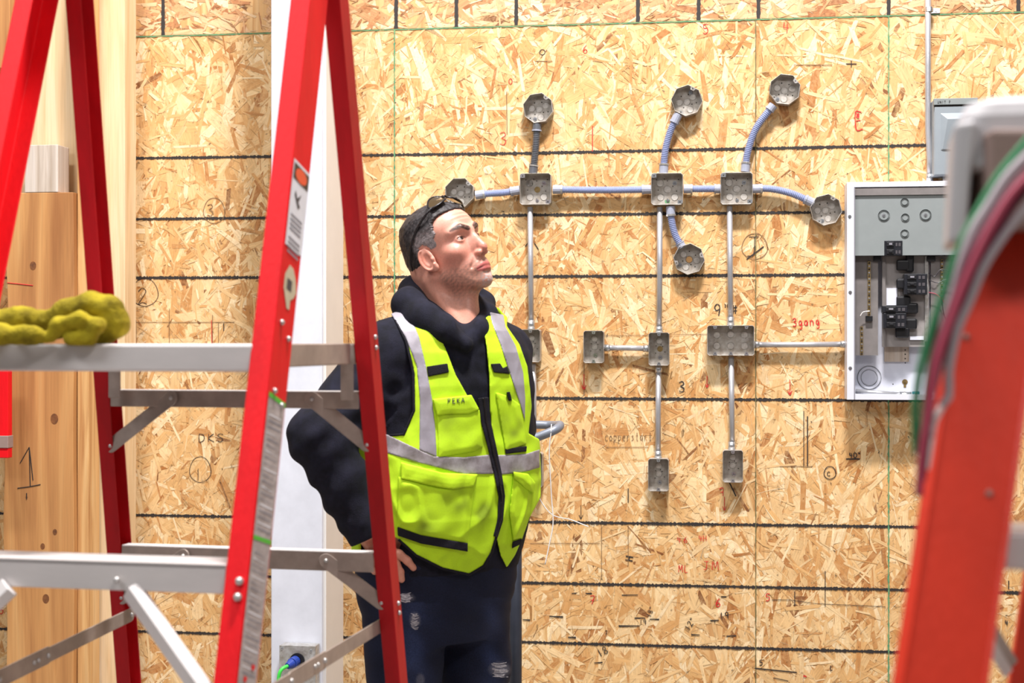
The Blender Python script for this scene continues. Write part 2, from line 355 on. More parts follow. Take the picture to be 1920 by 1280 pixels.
# handwriting
G={'0':[[(.5,1),(.1,.7),(.1,.3),(.5,0),(.9,.3),(.9,.7),(.5,1)]],'1':[[(.5,1),(.5,0)]],'2':[[(.1,.8),(.5,1),(.85,.75),(.1,0),(.5,.1),(.95,0)]],
'3':[[(.1,.9),(.6,1),(.8,.75),(.35,.55),(.85,.35),(.6,.02),(.1,.1)]],'4':[[(.2,1),(.15,.5),(.9,.5)],[(.65,.9),(.6,0)]],'5':[[(.9,1),(.2,1),(.15,.6),(.7,.6),(.8,.25),(.4,0),(.05,.1)]],
'6':[[(.7,1),(.2,.6),(.1,.2),(.5,0),(.85,.25),(.5,.5),(.15,.3)]],'7':[[(.1,1),(.9,1),(.4,0)],[(.2,.5),(.8,.5)]],'8':[[(.5,.5),(.15,.75),(.5,1),(.85,.75),(.5,.5),(.1,.25),(.5,0),(.9,.25),(.5,.5)]],
'9':[[(.8,.6),(.4,.45),(.15,.75),(.5,1),(.85,.75),(.7,0)]],'K':[[(.15,1),(.15,0)],[(.85,1),(.15,.45),(.9,0)]],'S':[[(.85,.9),(.4,1),(.15,.75),(.8,.35),(.5,0),(.1,.1)]],
'D':[[(.15,1),(.15,0),(.7,.15),(.85,.5),(.7,.85),(.15,1)]],'H':[[(.1,1),(.1,0)],[(.9,1),(.9,0)],[(.1,.5),(.9,.5)]],'J':[[(.2,1),(.8,1)],[(.55,1),(.5,.15),(.1,.05)]],
'M':[[(.05,0),(.15,1),(.5,.3),(.85,1),(.95,0)]],'L':[[(.2,1),(.2,0),(.85,0)]],'g':[[(.8,.6),(.4,.65),(.2,.35),(.5,.1),(.8,.5),(.75,-.3),(.3,-.35)]],'a':[[(.8,.6),(.4,.65),(.15,.3),(.5,.05),(.8,.5),(.85,.05)]],
'n':[[(.15,.65),(.15,0)],[(.15,.5),(.5,.65),(.8,.45),(.8,0)]],'o':[[(.5,.65),(.15,.35),(.5,0),(.85,.3),(.5,.65)]],'c':[[(.85,.55),(.4,.65),(.15,.3),(.45,0),(.85,.1)]],'p':[[(.15,.65),(.15,-.35)],[(.15,.55),(.6,.65),(.8,.35),(.5,.05),(.15,.15)]],
'e':[[(.15,.35),(.85,.38),(.5,.65),(.15,.3),(.5,0),(.85,.1)]],'r':[[(.2,.65),(.2,0)],[(.2,.45),(.5,.65),(.8,.6)]],'s':[[(.8,.6),(.3,.6),(.7,.25),(.2,0)]],'t':[[(.5,1),(.5,.1),(.8,0)],[(.2,.65),(.8,.65)]],
'P':[[(.15,0),(.15,1),(.8,.9),(.75,.55),(.15,.5)]],'E':[[(.85,1),(.15,1),(.15,0),(.9,0)],[(.15,.5),(.7,.52)]],'A':[[(.05,0),(.5,1),(.95,0)],[(.25,.4),(.75,.4)]],'R':[[(.15,0),(.15,1),(.8,.88),(.7,.55),(.15,.5),(.9,0)]],
'U':[[(.1,1),(.15,.1),(.8,.1),(.9,1)]],'N':[[(.1,0),(.1,1),(.9,0),(.9,1)]],'I':[[(.5,1),(.5,0)]],'T':[[(.5,1),(.5,0)],[(.05,1),(.95,1)]],
'"':[[(.3,1),(.3,.7)],[(.6,1),(.6,.7)]],'-':[[(.0,.5),(1,.5)]],'v':[[(.5,1.8),(.5,0)],[(.1,.5),(.5,0),(.9,.5)]],'^':[[(.5,0),(.5,1)],[(.1,.6),(.5,1),(.9,.6)]],'|':[[(.5,1),(.5,0)]],'+':[[(.5,1),(.5,0)],[(0,.5),(1,.5)]],'#':[[(0,.3),(1,.35)],[(.3,0),(.35,1)],[(.7,0),(.75,1)],[(0,.7),(1,.75)]]}
def write(txt, px, py, h, mi, wdt=.0026, rot=0.0, asp=.62):    # px,py lower left corner, h in px
    ca,sa=math.cos(rot),math.sin(rot); x=0
    for ch in txt:
        for st in G.get(ch,[]):
            P=[]
            for (gx,gy) in st:
                X=(x+gx*asp)*h; Y=gy*h; P.append((px+X*ca-Y*sa, py-(X*sa+Y*ca)))
            if len(P)>2:
                Q=[(p.x,p.y) for p in smoothpath([(a,b_,0) for a,b_ in P],4)]
            else: Q=P
            pl(Q,wdt,mi,wj=.25)
        x+=asp*1.3
def oval(px,py,rx,ry,mi,wdt=.002):
    pl([(px+rx*math.cos(a)*(1+.05*math.sin(3*a)),py+ry*math.sin(a)) for a in np.linspace(0,6.6,34)],wdt,mi)
write('3',388,405,22,PCL); oval(402,395,20,24,PCL)
write('2',258,570,30,BLK,.0022); oval(272,548,25,26,BLK,.002)
write('DKS',372,828,15,BLK,.0024,asp=.9)
write('1',365,900,22,BLK,.0022); oval(376,880,20,24,BLK,.002)
write('H',250,792,10,BLK,.002)
for a in ([(245,604),(440,604)],[(256,600),(256,660)],[(318,578),(318,660)],[(399,590),(399,660)],[(410,605),(410,660)],[(1095,640),(1095,742)],[(1590,590),(1598,610)]): pl(a,.0017,PCL,wj=.3)
pl([(397,600),(398,650)],.003,RED,wj=.5); pl([(420,606),(420,620)],.003,BLK)
write('0',954,158,11,RED,.0022); write('3',936,272,24,RED,.0022); write('6',1093,100,15,RED,.0022); write('5',1318,64,18,RED,.0028); write('4',1468,62,20,RED,.0026)
write('Q',1012,104,10,BLK); oval(1017,98,5,5,BLK,.0024); pl([(1004,115),(1036,115)],.0022,PCL)
pl([(1111,236),(1111,284)],.0028,RED); write('J',1398,482,38,BLK,.0028,asp=.8); oval(1415,462,24,24,PCL,.0022); pl([(1400,486),(1432,462)],.004,BLK)
write('9"',1338,592,22,BLK,.0034); write('#',1372,588,16,BLK,.003)
write('3gang',1486,612,15,RED,.0032,rot=.05,asp=.55)
write('3',1272,735,20,BLK,.0034); write('v',1090,730,16,RED,.0028); write('v',1322,726,12,RED,.0026); write('v',1476,740,16,RED,.0026)
write('copperstart',1134,826,15,PCL,.002,asp=.42); pl([(1136,838),(1216,838)],.0018,PCL)
write('#',1605,222,10,RED,.003); write('E',1603,243,32,RED,.0034,rot=.05,asp=.5)
pl([(1488,122),(1560,122)],.002,PCL); pl([(1586,120),(1606,120)],.003,BLK); pl([(1596,114),(1596,126)],.003,BLK)
for a in ([(1507,770),(1507,874)],[(1514,780),(1514,874)]): pl(a,.0032,BLK,wj=.3)
pl([(1462,874),(1524,874)],.002,PCL)
write('40"',1592,858,10,BLK,.0026); pl([(1586,860),(1612,860)],.004,BLK); oval(1556,886,11,12,BLK,.0026); write('c',1550,892,12,BLK,.0026)
pl([(1368,905),(1380,930)],.004,BLK); pl([(1178,915),(1178,942)],.0032,BLK); write('v',1085,972,14,BLK,.002)
for x,y,tx in ((1270,1017,'4'),(1282,1017,'6'),(1310,1014,'4'),(1318,1014,'H')): write(tx,x,y,11,RED,.002)
write('H',1186,1052,14,BLK,.0036,rot=1.4); write('ML',1272,1072,13,RED,.0022); write('JM',1318,1068,16,RED,.0022,asp=.8)
write('7',1106,1132,15,RED,.003); write('6',1342,1137,15,RED,.003); write('5',1436,1126,13,RED,.003)
pl([(1447,1124),(1480,1124),(1530,1131),(1660,1137)],.0022,BLK,wj=.4); pl([(1490,1108),(1490,1136)],.0026,BLK); pl([(1547,1070),(1547,1136)],.0024,BLK)
for a,b_,c in ((1030,1056,1155),(980,994,1161),(1072,1082,1112),(1098,1110,1112),(1166,1196,1115),(1190,1210,1158),(1218,1236,1160),(1160,1200,1173),(1296,1312,1189),(1362,1380,1192),(1332,1348,1163),(1065,1080,1194),(1114,1130,1242),(1352,1362,1118)):
    pl([(a,c),(b_,c+rng.uniform(-1,1))],.004,BLK,wj=.4)
write('18',1124,1232,14,BLK,.0026,rot=.5); write('19',1350,1160,12,BLK,.0028,rot=.1); write('12"',1292,1182,11,BLK,.0024,rot=1.0); write('19',1199,1170,9,BLK,.002); write('18"',1220,1157,9,BLK,.002,rot=1.2); write('7',1134,1190,8,BLK,.002)
pl([(1415,1252),(1494,1260)],.0032,BLK,wj=.4); write('5',1424,1247,10,BLK,.0026); pl([(1506,1266),(1512,1268)],.005,RED); write('L',1556,1256,9,BLK,.0026); pl([(1450,1270),(1478,1276)],.0026,BLK)
write('v',1354,956,14,RED,.002) ; write('7',1352,930,14,RED,.0026,rot=.3); write('5',0,1150,12,RED,.003); write('#',0,1130,9,BLK,.003)
write('4',1884,1172,10,BLK,.003); write('I',1886,1104,16,BLK,.003)
pl([(1002,455),(1010,468)],.003,BLK); pl([(996,447),(985,462)],.003,BLK)
pl([(1128,985),(1128,1085)],.0018,PCL); pl([(1178,985),(1178,1060)],.0018,PCL); pl([(994,1018),(1125,1018)],.0018,PCL)
pl([(1084,630),(1340,626)],.0014,PCL); pl([(950,172),(951,252)],.0022,PCL)
for i in range(130):                                   # nail heads, ticks and drips left on the board
    s=rng.uniform(-2.2,2.2); z=rng.uniform(.3,2.4); L=rng.uniform(.002,.009); a=rng.uniform(0,3.1)
    line([(s,z),(s+L*math.cos(a),z+L*math.sin(a))],.0022,BLK)
ow=wall.build('wall_back',[osb,'wood_strip','pen','penred','chalk','seam','pencil'])
ow.location=(0,WD,0); ow.rotation_euler=(0,0,-TH); struct(ow)
me=ow.data
ca=me.color_attributes.new('tone','FLOAT_COLOR','CORNER'); arr=np.ones((len(me.loops),4),dtype=np.float32)
k=nstr*8; arr[:k,:3]=np.repeat(np.array(TN),8,axis=0); ca.data.foreach_set('color',arr.ravel())
ul=me.uv_layers.new(name='strand'); ua=np.zeros((len(me.loops),2),dtype=np.float32); ua[:k]=np.array(UN); ul.data.foreach_set('uv',ua.ravel())
# ================================================================ things fixed to the board
WY=-.0035      # front of the board's surface in its own frame
def wthing(name,label,cat,px,py,off=.02,group=None):
    s,z=wl(px,py,off); o=thing(name,label,cat,w2(s,WY,z),-TH,group); o['_s']=s; o['_z']=z; return o
def clean(o):
    for k in ('_s','_z'):
        if k in o: del o[k]
def wallparts_knock(root, pts, r=.0105, y=None, holes=()):
    for (x,z) in pts:
        m=MB(); m.disc((x,z),r,y,y-.0012,20); m.ring((x,z),r,r*1.14,y,y-.0005,20); m.build('knockout','knock',root)
def screw(root,x,z,y,r=.0042):
    m=MB(); m.disc((x,z),r*1.7,y,y-.0006,14); m.disc((x,z),r,y,y-.0028,12); m.box((x-r*.8,y-.0033,z-.0006),(x+r*.8,y-.0027,z+.0006),1)
    m.build('screw',['zinc','hole'],root)
def shell(poly_o, depth, t, root, matn='galv_dull'):      # open fronted steel box from an outline
    n=len(poly_o); cx=sum(p[0] for p in poly_o)/n; cz=sum(p[1] for p in poly_o)/n
    rr=max(math.hypot(p[0]-cx,p[1]-cz) for p in poly_o); k=1-t/rr
    pi_=[((p[0]-cx)*k+cx,(p[1]-cz)*k+cz) for p in poly_o]
    m=MB(); vs_=[]; yb=-.0002; yf=-depth; yi=-.0022
    for P,y in ((poly_o,yb),(poly_o,yf),(pi_,yf),(pi_,yi)): vs_ += [(p[0],y,p[1]) for p in P]
    fs=[]
    for q in range(3):
        for i in range(n):
            j=(i+1)%n; fs.append((q*n+i,q*n+j,(q+1)*n+j,(q+1)*n+i))
    fs += [tuple(range(n-1,-1,-1)), tuple(range(3*n,4*n))]
    m.add(vs_,fs); o=m.build('box_shell',matn,root); fixn(o); 
    b=o.modifiers.new('bevel','BEVEL'); b.width=.0007; b.segments=2; b.limit_method='ANGLE'; b.angle_limit=R(35)
    return o
def octagon_box(px,py,rot,label,hole=False):
    root=wthing('octagon_box',label,'electrical box',px,py,.02,'octagonal ceiling boxes'); clean(root)
    r=.0515; a0=R(22.5)+rot
    shell([(r*math.cos(a0+k*math.pi/4),r*math.sin(a0+k*math.pi/4)) for k in range(8)],.038,.0018,root)
    c,s=math.cos(rot),math.sin(rot); T=lambda x,z:(x*c-z*s,x*s+z*c)
    K=[T(0,0),T(-.024,.006),T(.0235,.009),T(.002,-.027)]
    if hole: K=K[1:]
    wallparts_knock(root,K,.0098,-.0022)
    if hole:
        m=MB(); m.disc((0,0),.0105,-.0022,-.0026,20); m.ring((0,0),.0105,.0118,-.0022,-.0034,20,1); m.build('open_knockout',['wood_strip','knock'],root)
    for x,z in ((.012,.022),(-.012,.024),(.028,-.012),(-.016,-.014),(.013,-.012)): MB().disc(T(x,z),.0021,-.0022,-.0026,10).build('screw_hole','hole',root)
    p=T(-.018,-.03) if px!=1288 else T(.022,.026); screw(root,p[0],p[1],-.0022)
    for sg in (1,-1):           # mounting ears with slots
        p=T(sg*.030,sg*.030); m=MB()
        m.prism([T(sg*(.026),sg*.040),T(sg*.040,sg*.026),T(sg*.030,sg*.022),T(sg*.022,sg*.030)],'y',-.0375,-.0365)
        m.disc(p,.002,-.0375,-.0379,10,1); fixn(m.build('mounting_ear',['galv','hole'],root))
    # side slot marks
    for sg in (1,-1):
        a=T(sg*.0478,-.010); b_=T(sg*.0478,.010); MB().tube([(a[0],-.02,a[1]),(b_[0],-.02,b_[1])],.0016,6).build('side_slot','hole',root)
    return root
octagon_box(1010,204,R(8),'octagonal steel box at the top of the short dark grey flexible conduit')
octagon_box(863,362,R(0),"octagonal steel box just above the worker's head")
octagon_box(1288,190,R(18),'octagonal steel box above the middle square box, on a curved blue conduit')
octagon_box(1471,169,R(-8),'highest octagonal steel box, on the long curved blue conduit at the top right')
octagon_box(1548,394,R(14),'octagonal steel box nearest the white breaker panel')
octagon_box(1292,486,R(-28),'lowest octagonal steel box, hanging below the middle square box with one knockout open',True)
def square_box(px,py,label,mark=None):
    root=wthing('square_box',label,'electrical box',px,py,.025,'four inch square boxes'); clean(root)
    h=.0515; c=.006
    shell([(-h+c,-h),(h-c,-h),(h,-h+c),(h,h-c),(h-c,h),(-h+c,h),(-h,h-c),(-h,-h+c)],.042,.0018,root)
    wallparts_knock(root,[(-.024,.022),(.0,.002) if mark!='brass' else (-.024,.022),(-.022,-.024),(.024,-.024)],.0105,-.0022)
    m=MB(); m.disc((.002,.001),.010,-.0022,-.003,20); m.build('knockout','brass' if mark=='brass' else 'knock',root)
    for x,z in ((0,.03),(-.036,.034),(.03,-.004),(.0,-.03),(-.03,-.0),(.018,.012),(.036,.034),(-.01,.036)): MB().disc((x,z),.0019,-.0022,-.0026,10).build('screw_hole','hole',root)
    screw(root,.024,.022,-.0022); screw(root,.002,-.036,-.0022,.0035)
    for (x,z) in ((-.042,.043),(.042,-.043)):
        m=MB(); m.box((x-.0075,-.0425,z-.006),(x+.0075,-.041,z+.006)); m.disc((x,z),.0022,-.0425,-.043,10,1); m.build('mounting_ear',['zinc','hole'],root)
    if mark=='green':
        m=MB(); m.box((-.008,-.0028,-.043),(.008,-.0022,-.033)); m.build('paint_mark','chalk',root)
    return root
square_box(1005,355,'left square steel box, with a brass coloured centre knockout','brass')
square_box(1251,355,'middle square steel box, with four conduits and a green mark inside','green')
square_box(1381,354,'right square steel box, between the two long curved blue conduits')
def gang_box(px,py,wpx,hpx,label,screwz=-.028,open_=None,dark=False,n=1):
    root=wthing('device_box' if n==1 else 'three_gang_box',label,'electrical box',px,py,.025,'single gang device boxes' if n==1 else None); clean(root)
    W=wpx/556/2; H=hpx/556/2; c=.005; dp=.046
    shell([(-W+c,-H),(W-c,-H),(W,-H+c),(W,H-c),(W-c,H),(-W+c,H),(-W,H-c),(-W,-H+c)],dp,.0016,root,'galv_dull')
    if n==1: wallparts_knock(root,[(0,.026),(0,.0)] if not open_ else [(0,.026)],.0095,-.0022)
    else: wallparts_knock(root,[(-.045,.018),(0,.02),(.045,.018),(-.045,-.018),(0,-.018),(.045,-.018)],.0105,-.0022)
    if open_:
        m=MB(); m.disc((.002,.0),.0095,-.0022,-.0028,18); m.build('open_knockout','brass',root)
    if n==1:
        for x,z in ((-.012,.01),(.012,.008),(.02,-.01),(-.014,-.014),(.006,.014)): MB().disc((x*.9,z),.0017,-.0022,-.0026,8).build('screw_hole','hole',root)
        screw(root,.003,screwz,-.0022)
    for k in range(n):
        xc=(k-(n-1)/2)*2*W/n*1.0
        for sg in (1,-1):
            z=sg*(H-.004); m=MB(); m.prism([(xc-.007,z+sg*.004),(xc+.007,z+sg*.004),(xc+.004,z-sg*.007),(xc-.004,z-sg*.007)],'y',-dp-.0005,-dp+.0008)
            m.disc((xc,z-sg*.003),.0016,-dp-.0005,-dp-.0009,8,1); fixn(m.build('device_tab',['zinc','hole'],root))
    return root
gang_box(996,648,36,60,"single gang steel box beside the worker's shoulder, a red mark inside")
gang_box(1114,650,37,59,'single gang steel box alone at the left end of the short level conduit')
gang_box(1236,654,37,60,'single gang steel box in the middle of the long conduit run, brass knockout',open_=True)
gang_box(1235,889,37,59,'lowest single gang steel box, under the middle conduit run')
gang_box(1374,873,36,58,'single gang steel box at the foot of the right conduit run')
gang_box(1002,880,32,64,"single gang steel box in shade by the worker's elbow under the bent grey tube")
gang_box(1370,638,84,54,'wide three gang steel box left of the breaker panel',n=3)
# ---- rigid steel conduit
def wtube(root, ptspx, r, name, m_, seg=14, off=.024, part=True):
    P=[]
    for q in ptspx:
        s,z=wl(q[0],q[1],off); v=w2(s,-off,z); P.append(root.matrix_world.inverted() @ v if False else v-root.location)
    P=[Vector((p.x*CT-p.y*ST, p.x*ST+p.y*CT, p.z)) for p in P]
    mb=MB(); mb.tube(P,r,seg); o=mb.build(name,m_,root,smooth=True)
    return o
def cuff(root,a,b,r,name='connector',m_='zinc',off=.024):
    return wtube(root,[a,b],r,name,m_,off=off)
def emt(pts,label,conn=(),off=.024):
    x,y=pts[0]; s,z=wl(x,y,off); root=thing('steel_conduit',label,'conduit',w2(s,-off,z),-TH,'straight steel conduits')
    wtube(root,pts,.0092,'pipe','emt',off=off)
    for a,b_ in conn:
        cuff(root,a,b_,.0118,off=off)
        mx,my=(a[0]+b_[0])/2,(a[1]+b_[1])/2; sx1,zx=wl(mx,my,off); v=w2(sx1,-off-.012,zx)-root.location
        v=Vector((v.x*CT-v.y*ST,v.x*ST+v.y*CT,v.z)); m=MB(); m.disc((v.x,v.z),.0035,v.y+.002,v.y-.003,10); m.build('set_screw','zinc',root)
    return root
emt([(994,388),(995,500),(996,616)],"steel conduit dropping from the left square box beside the worker's face",[((996,600),(996,617))])
emt([(1000,681),(1001,760),(1002,846)],"steel conduit running down behind the worker's shoulder",[])
emt([(1237,388),(1237,500),(1236,622)],'steel conduit from the middle square box down to the box with the brass knockout',[((1236,612),(1236,624))])
emt([(1235,686),(1234,770),(1234,858)],'lower steel conduit of the middle run, ending in the lowest device box',[((1235,686),(1235,698)),((1234,845),(1234,860))])
emt([(1368,386),(1369,500),(1370,608)],'steel conduit from the right square box down to the three gang box',[((1370,594),(1370,610))])
emt([(1371,668),(1372,760),(1373,843)],'steel conduit below the three gang box',[((1372,828),(1372,843))])
emt([(1133,652),(1175,652),(1216,653)],'short level steel conduit joining two single gang boxes',[((1134,652),(1144,652)),((1206,653),(1218,653))])
emt([(1413,646),(1500,646),(1588,645)],'level steel conduit from the three gang box into the breaker panel',[((1414,646),(1424,646)),((1575,645),(1588,645))])
e=emt([(1740,-60),(1740,120),(1740,240),(1743,300),(1743,338)],'tall steel conduit with a strap, entering the breaker panel from above',[((1743,326),(1743,340))])
s,z=wl(1742,18,.024); v=w2(s,-.024,z)-e.location; v=Vector((v.x*CT-v.y*ST,v.x*ST+v.y*CT,v.z))
m=MB(); m.tube([v+Vector((0,0,-.007)),v+Vector((0,0,.007))],.0125,14); m.box((v.x+.008,.0200,v.z-.008),(v.x+.036,.0222-.004,v.z+.008)); m.disc((v.x+.026,v.z),.004,.018,.0155,10); m.build('pipe_strap','zinc',e)
# ---- flexible corrugated conduit
def flex(pts,label,m_='flexblue',off=.026,r=.0122,c0=18,c1=18):
    P=smoothpath([(x,y,0) for x,y in pts],20); s,z=wl(pts[0][0],pts[0][1],off)
    root=thing('flexible_conduit',label,'conduit',w2(s,-off,z),-TH,'corrugated flexible conduits')
    W=[Vector((wl(p.x,p.y,off)[0]-s,0,wl(p.x,p.y,off)[1]-z)) for p in P]
    L=[0]
    for a,b_ in zip(W[:-1],W[1:]): L.append(L[-1]+(b_-a).length)
    def atl(d):
        d=min(max(d,0),L[-1])
        for i in range(len(L)-1):
            if d<=L[i+1]: return W[i].lerp(W[i+1],(d-L[i])/max(1e-9,L[i+1]-L[i]))
        return W[-1]
    n=int(L[-1]/.00145); pts_=[atl(L[-1]*i/n) for i in range(n+1)]
    rad=[r if (i//2)%2 else r*.84 for i in range(n+1)]
    mb=MB(); mb.tube(pts_,rad,14); mb.build('corrugated_tube',m_,root)
    for d0,d1,k in ((0,c0/556,0),(L[-1]-c1/556,L[-1],1)):
        if d1-d0<.005: continue
        q=[atl(d0+(d1-d0)*i/4) for i in range(5)]
        mb=MB(); mb.tube(q,r*1.22,14)
        o=mb.build('coupling','coupling' if m_=='flexblue' else 'flexgrey',root)
        ql=[atl(d0+(d1-d0)*t_) for t_ in ((.80,.98) if k==0 else (.02,.2))]; mb=MB(); mb.tube(ql,r*1.34,14); mb.build('clamp_ring','galv' if k==0 else 'coupling',root)
    return root
flex([(892,366),(915,363),(945,361),(975,356)],'short blue corrugated conduit joining the octagonal box by the head to the left square box')
flex([(1037,355),(1100,356),(1160,356),(1222,355)],'straight level blue corrugated conduit between the left and middle square boxes')
flex([(1282,354),(1310,354),(1332,354),(1352,354)],'short level blue corrugated conduit between the middle and right square boxes',c0=16,c1=12)
flex([(1411,354),(1445,354),(1485,363),(1526,381)],'blue corrugated conduit curving down to the octagonal box by the panel')
flex([(1244,325),(1247,285),(1257,246),(1272,214)],'curved blue corrugated conduit rising from the middle square box')
flex([(1397,322),(1402,285),(1418,240),(1450,197)],'long curved blue corrugated conduit rising from the right square box',c1=12)
flex([(1257,387),(1259,412),(1266,440),(1279,464)],'blue corrugated conduit bending down to the lowest octagonal box',c1=10)
flex([(999,325),(1002,300),(1005,270),(1007,232)],'dark grey corrugated conduit rising from the left square box','flexgrey',c0=16,c1=14)
# ---- breaker panel
OFF=.095
sA,zT=wl(1588,342,OFF); sB,zB=wl(1807,750,OFF); pcx=(sA+sB)/2
pan=thing('breaker_panel','open white breaker panel with black breakers, its right edge behind the orange ladder','electrical panel',w2(pcx,WY,zB),-TH)
PW=(sB-sA)/2; PH=zT-zB; D=OFF
def q(px,py,off): s_,z_=wl(px,py,off); return (s_-pcx,z_-zB)
m=MB(); m.box((-PW,-.0012,0),(PW,0,PH)); 
for x in (-PW,PW-.0015): m.box((x,-D,0),(x+.0015,-.0012,PH))
for z_ in (0,PH-.0015): m.box((-PW+.0015,-D,z_),(PW-.0015,-.0012,z_+.0015))
m.box((-PW,-D-.0015,0),(-PW+.022,-D,PH)); m.box((PW-.020,-D-.0015,0),(PW,-D,PH)); m.box((-PW+.022,-D-.0015,PH-.016),(PW-.020,-D,PH)); m.box((-PW+.022,-D-.0015,0),(PW-.020,-D,.018))
m.build('enclosure','enamel',pan,bevel=.0006)
def pbox(name,px0,py0,px1,py1,off,th,mt,bev=0,par=None):
    a=q(px0,py0,off); b_=q(px1,py1,off); m=MB(); m.box((a[0],-off,a[1]),(b_[0],-off+th,b_[1])); return m.build(name,mt,par or pan,bevel=bev)
pbox('trim_line',1601,352,1603,748,.0985,.002,'inkg')
dfc=pbox('deadfront_cover',1602,354,1797,478,.088,.002,'greyp',.0006)
pbox('cover_lip',1602,353,1797,364,.094,.003,'inner2')
for px,py in ((1696,379),(1697,408),(1696,438)):
    a=q(px,py,.09); m=MB(); m.ring(a,.0085,.013,-.088,-.0905,20); m.disc(a,.0088,-.088,-.0892,20); m.build('embossed_ring','greyp',dfc,smooth=False)
for px,py in ((1657,404),(1735,403)):
    a=q(px,py,.09); m=MB(); m.ring(a,.014,.018,-.088,-.0905,22); m.disc(a,.0145,-.088,-.0888,20); m.build('embossed_ring','greyp',dfc); screw(dfc,a[0],a[1],-.0888,.0036)
pbox('side_plate',1602,480,1646,666,.05,.003,'inner2'); pbox('side_plate',1745,480,1795,666,.05,.003,'inner2')
pbox('bus_tray',1654,480,1742,650,.042,.004,'inner'); pbox('tray_rail',1654,480,1660,650,.052,.010,'inner2'); pbox('tray_rail',1734,480,1740,640,.052,.010,'galv')
pbox('shield_plate',1658,648,1704,678,.012,.004,'wood_block'); pbox('white_card',1662,540,1682,572,.046,.003,'enamel')
pbox('white_card',1706,630,1732,637,.05,.003,'enamel')
for px0,py0,py1,wd in ((1627,490,592,5),(1764,486,560,4),(1613,612,666,5)):
    tb=pbox('terminal_bar',px0,py0,px0+wd,py1,.060,.010,'brass')
    n_=int((py1-py0)/6)
    for k in range(n_):
        a=q(px0+wd/2,py0+3+k*6,.061); mm=MB(); mm.disc(a,.003,-.0602,-.0622,8); mm.build('terminal_screw','zinc' if k%2 else 'hole',tb)
pbox('terminal_lug',1623,592,1636,602,.062,.014,'black',.001)
pbox('terminal_lug',1638,480,1652,490,.062,.02,'black',.002); pbox('terminal_lug',1738,480,1754,490,.062,.02,'black',.002)
def breaker(x0,y0,x1,y1,n_=2,up=0.0):
    a=q(x0,y0,.092); b_=q(x1,y1,.092); m=MB(); m.box((a[0],-.084,a[1]),(b_[0],-.045,b_[1])); br=m.build('circuit_breaker','brk',pan,bevel=.0015); br.location.y=-up
    h=(a[1]-b_[1])/n_
    for k in range(n_):
        zc=a[1]-h*(k+.5); W_=(b_[0]-a[0])
        m=MB(); m.box((a[0]+W_*.12,-.0895,zc-h*.30),(a[0]+W_*.52,-.0835,zc+h*.30)); m.build('toggle_housing','black',br,bevel=.001)
        m=MB(); m.box((a[0]+W_*.24,-.0945,zc-h*.12),(a[0]+W_*.42,-.0890,zc+h*.14)); m.build('toggle','inkg' if k==0 else 'black',br,bevel=.0008)
        m=MB(); m.box((a[0]+W_*.62,-.0850,zc-h*.25),(a[0]+W_*.72,-.084,zc+h*.2)); m.box((a[0]+W_*.78,-.0850,zc-h*.25),(a[0]+W_*.90,-.084,zc+h*.2)); m.build('rating_label','ink',br)
breaker(1658,451,1692,479,2,.007); breaker(1696,513,1739,552,3); breaker(1655,573,1702,586,1); breaker(1657,587,1700,615,2)
for px,py in ((1694,497),(1694,532),(1694,565),(1708,578),(1706,607),(1692,623)):
    a=q(px,py,.06); m=MB(); m.box((a[0]-.022,-.064,a[1]-.017),(a[0]+.022,-.046,a[1]+.017)); m.build('bus_stab','black',pan,bevel=.006,seg=3)
a=q(1706,492,.06); m=MB(); m.box((a[0]-.012,-.064,a[1]-.03),(a[0]+.012,-.046,a[1]+.03)); m.build('bus_stab','black',pan,bevel=.006,seg=3)
for px,py in ((1593,406),(1594,548),(1594,690),(1801,404)):
    a=q(px,py,.097); screw(pan,a[0],a[1],-.0965,.0034)
a=q(1630,708,.01); m=MB(); m.ring(a,.036,.0385,-.0012,-.003,30); m.ring(a,.025,.0265,-.0012,-.003,30); m.build('knockout','greyp',pan)
for px,py in ((1697,656),(1697,664),(1697,672),(1697,680),(1674,720)):
    a=q(px,py,.012); m=MB(); m.disc(a,.0022,-.0125,-.0135,8); m.build('screw_hole','hole',pan)
a=q(1697,716,.01); m=MB(); m.disc(a,.009,-.0013,-.0025,16); m.box((a[0]-.004,-.0025,a[1]-.018),(a[0]+.004,-.0013,a[1])); m.build('keyhole_slot','brass',pan)
A=q(1604,733,.05); B=q(1690,740,.05); m=MB(); m.tube([(A[0],-.05,A[1]),(B[0],-.05,B[1])],.008,12); m.build('loose_conduit','emt',pan,smooth=True)
m=MB(); m.tube([(B[0]-.006,-.05,B[1]),(B[0]+.03,-.05,B[1]-.001)],.011,12); m.build('conduit_coupling','zinc',pan,smooth=True)
m=MB(); m.tube([(B[0]+.034,-.05,B[1]+.002),(B[0]+.055,-.05,B[1]+.003)],.009,12); m.build('conduit_coupling','teal',pan,smooth=True)
for pts,mm in (([(1741,512),(1752,518),(1765,505),(1790,512)],'wblack'),([(1741,525),(1758,530),(1776,524),(1795,536)],'wblack'),([(1741,548),(1756,552),(1770,566)],'wpink'),([(1764,556),(1770,590),(1780,610)],'wblack'),([(1613,592),(1618,585),(1630,583)],'wwhite')):
    P=[]
    for px,py in pts: a=q(px,py,.07); P.append((a[0],-.07,a[1]))
    m=MB(); m.tube(smoothpath(P,6),.0014,6); m.build('wire',mm,pan)
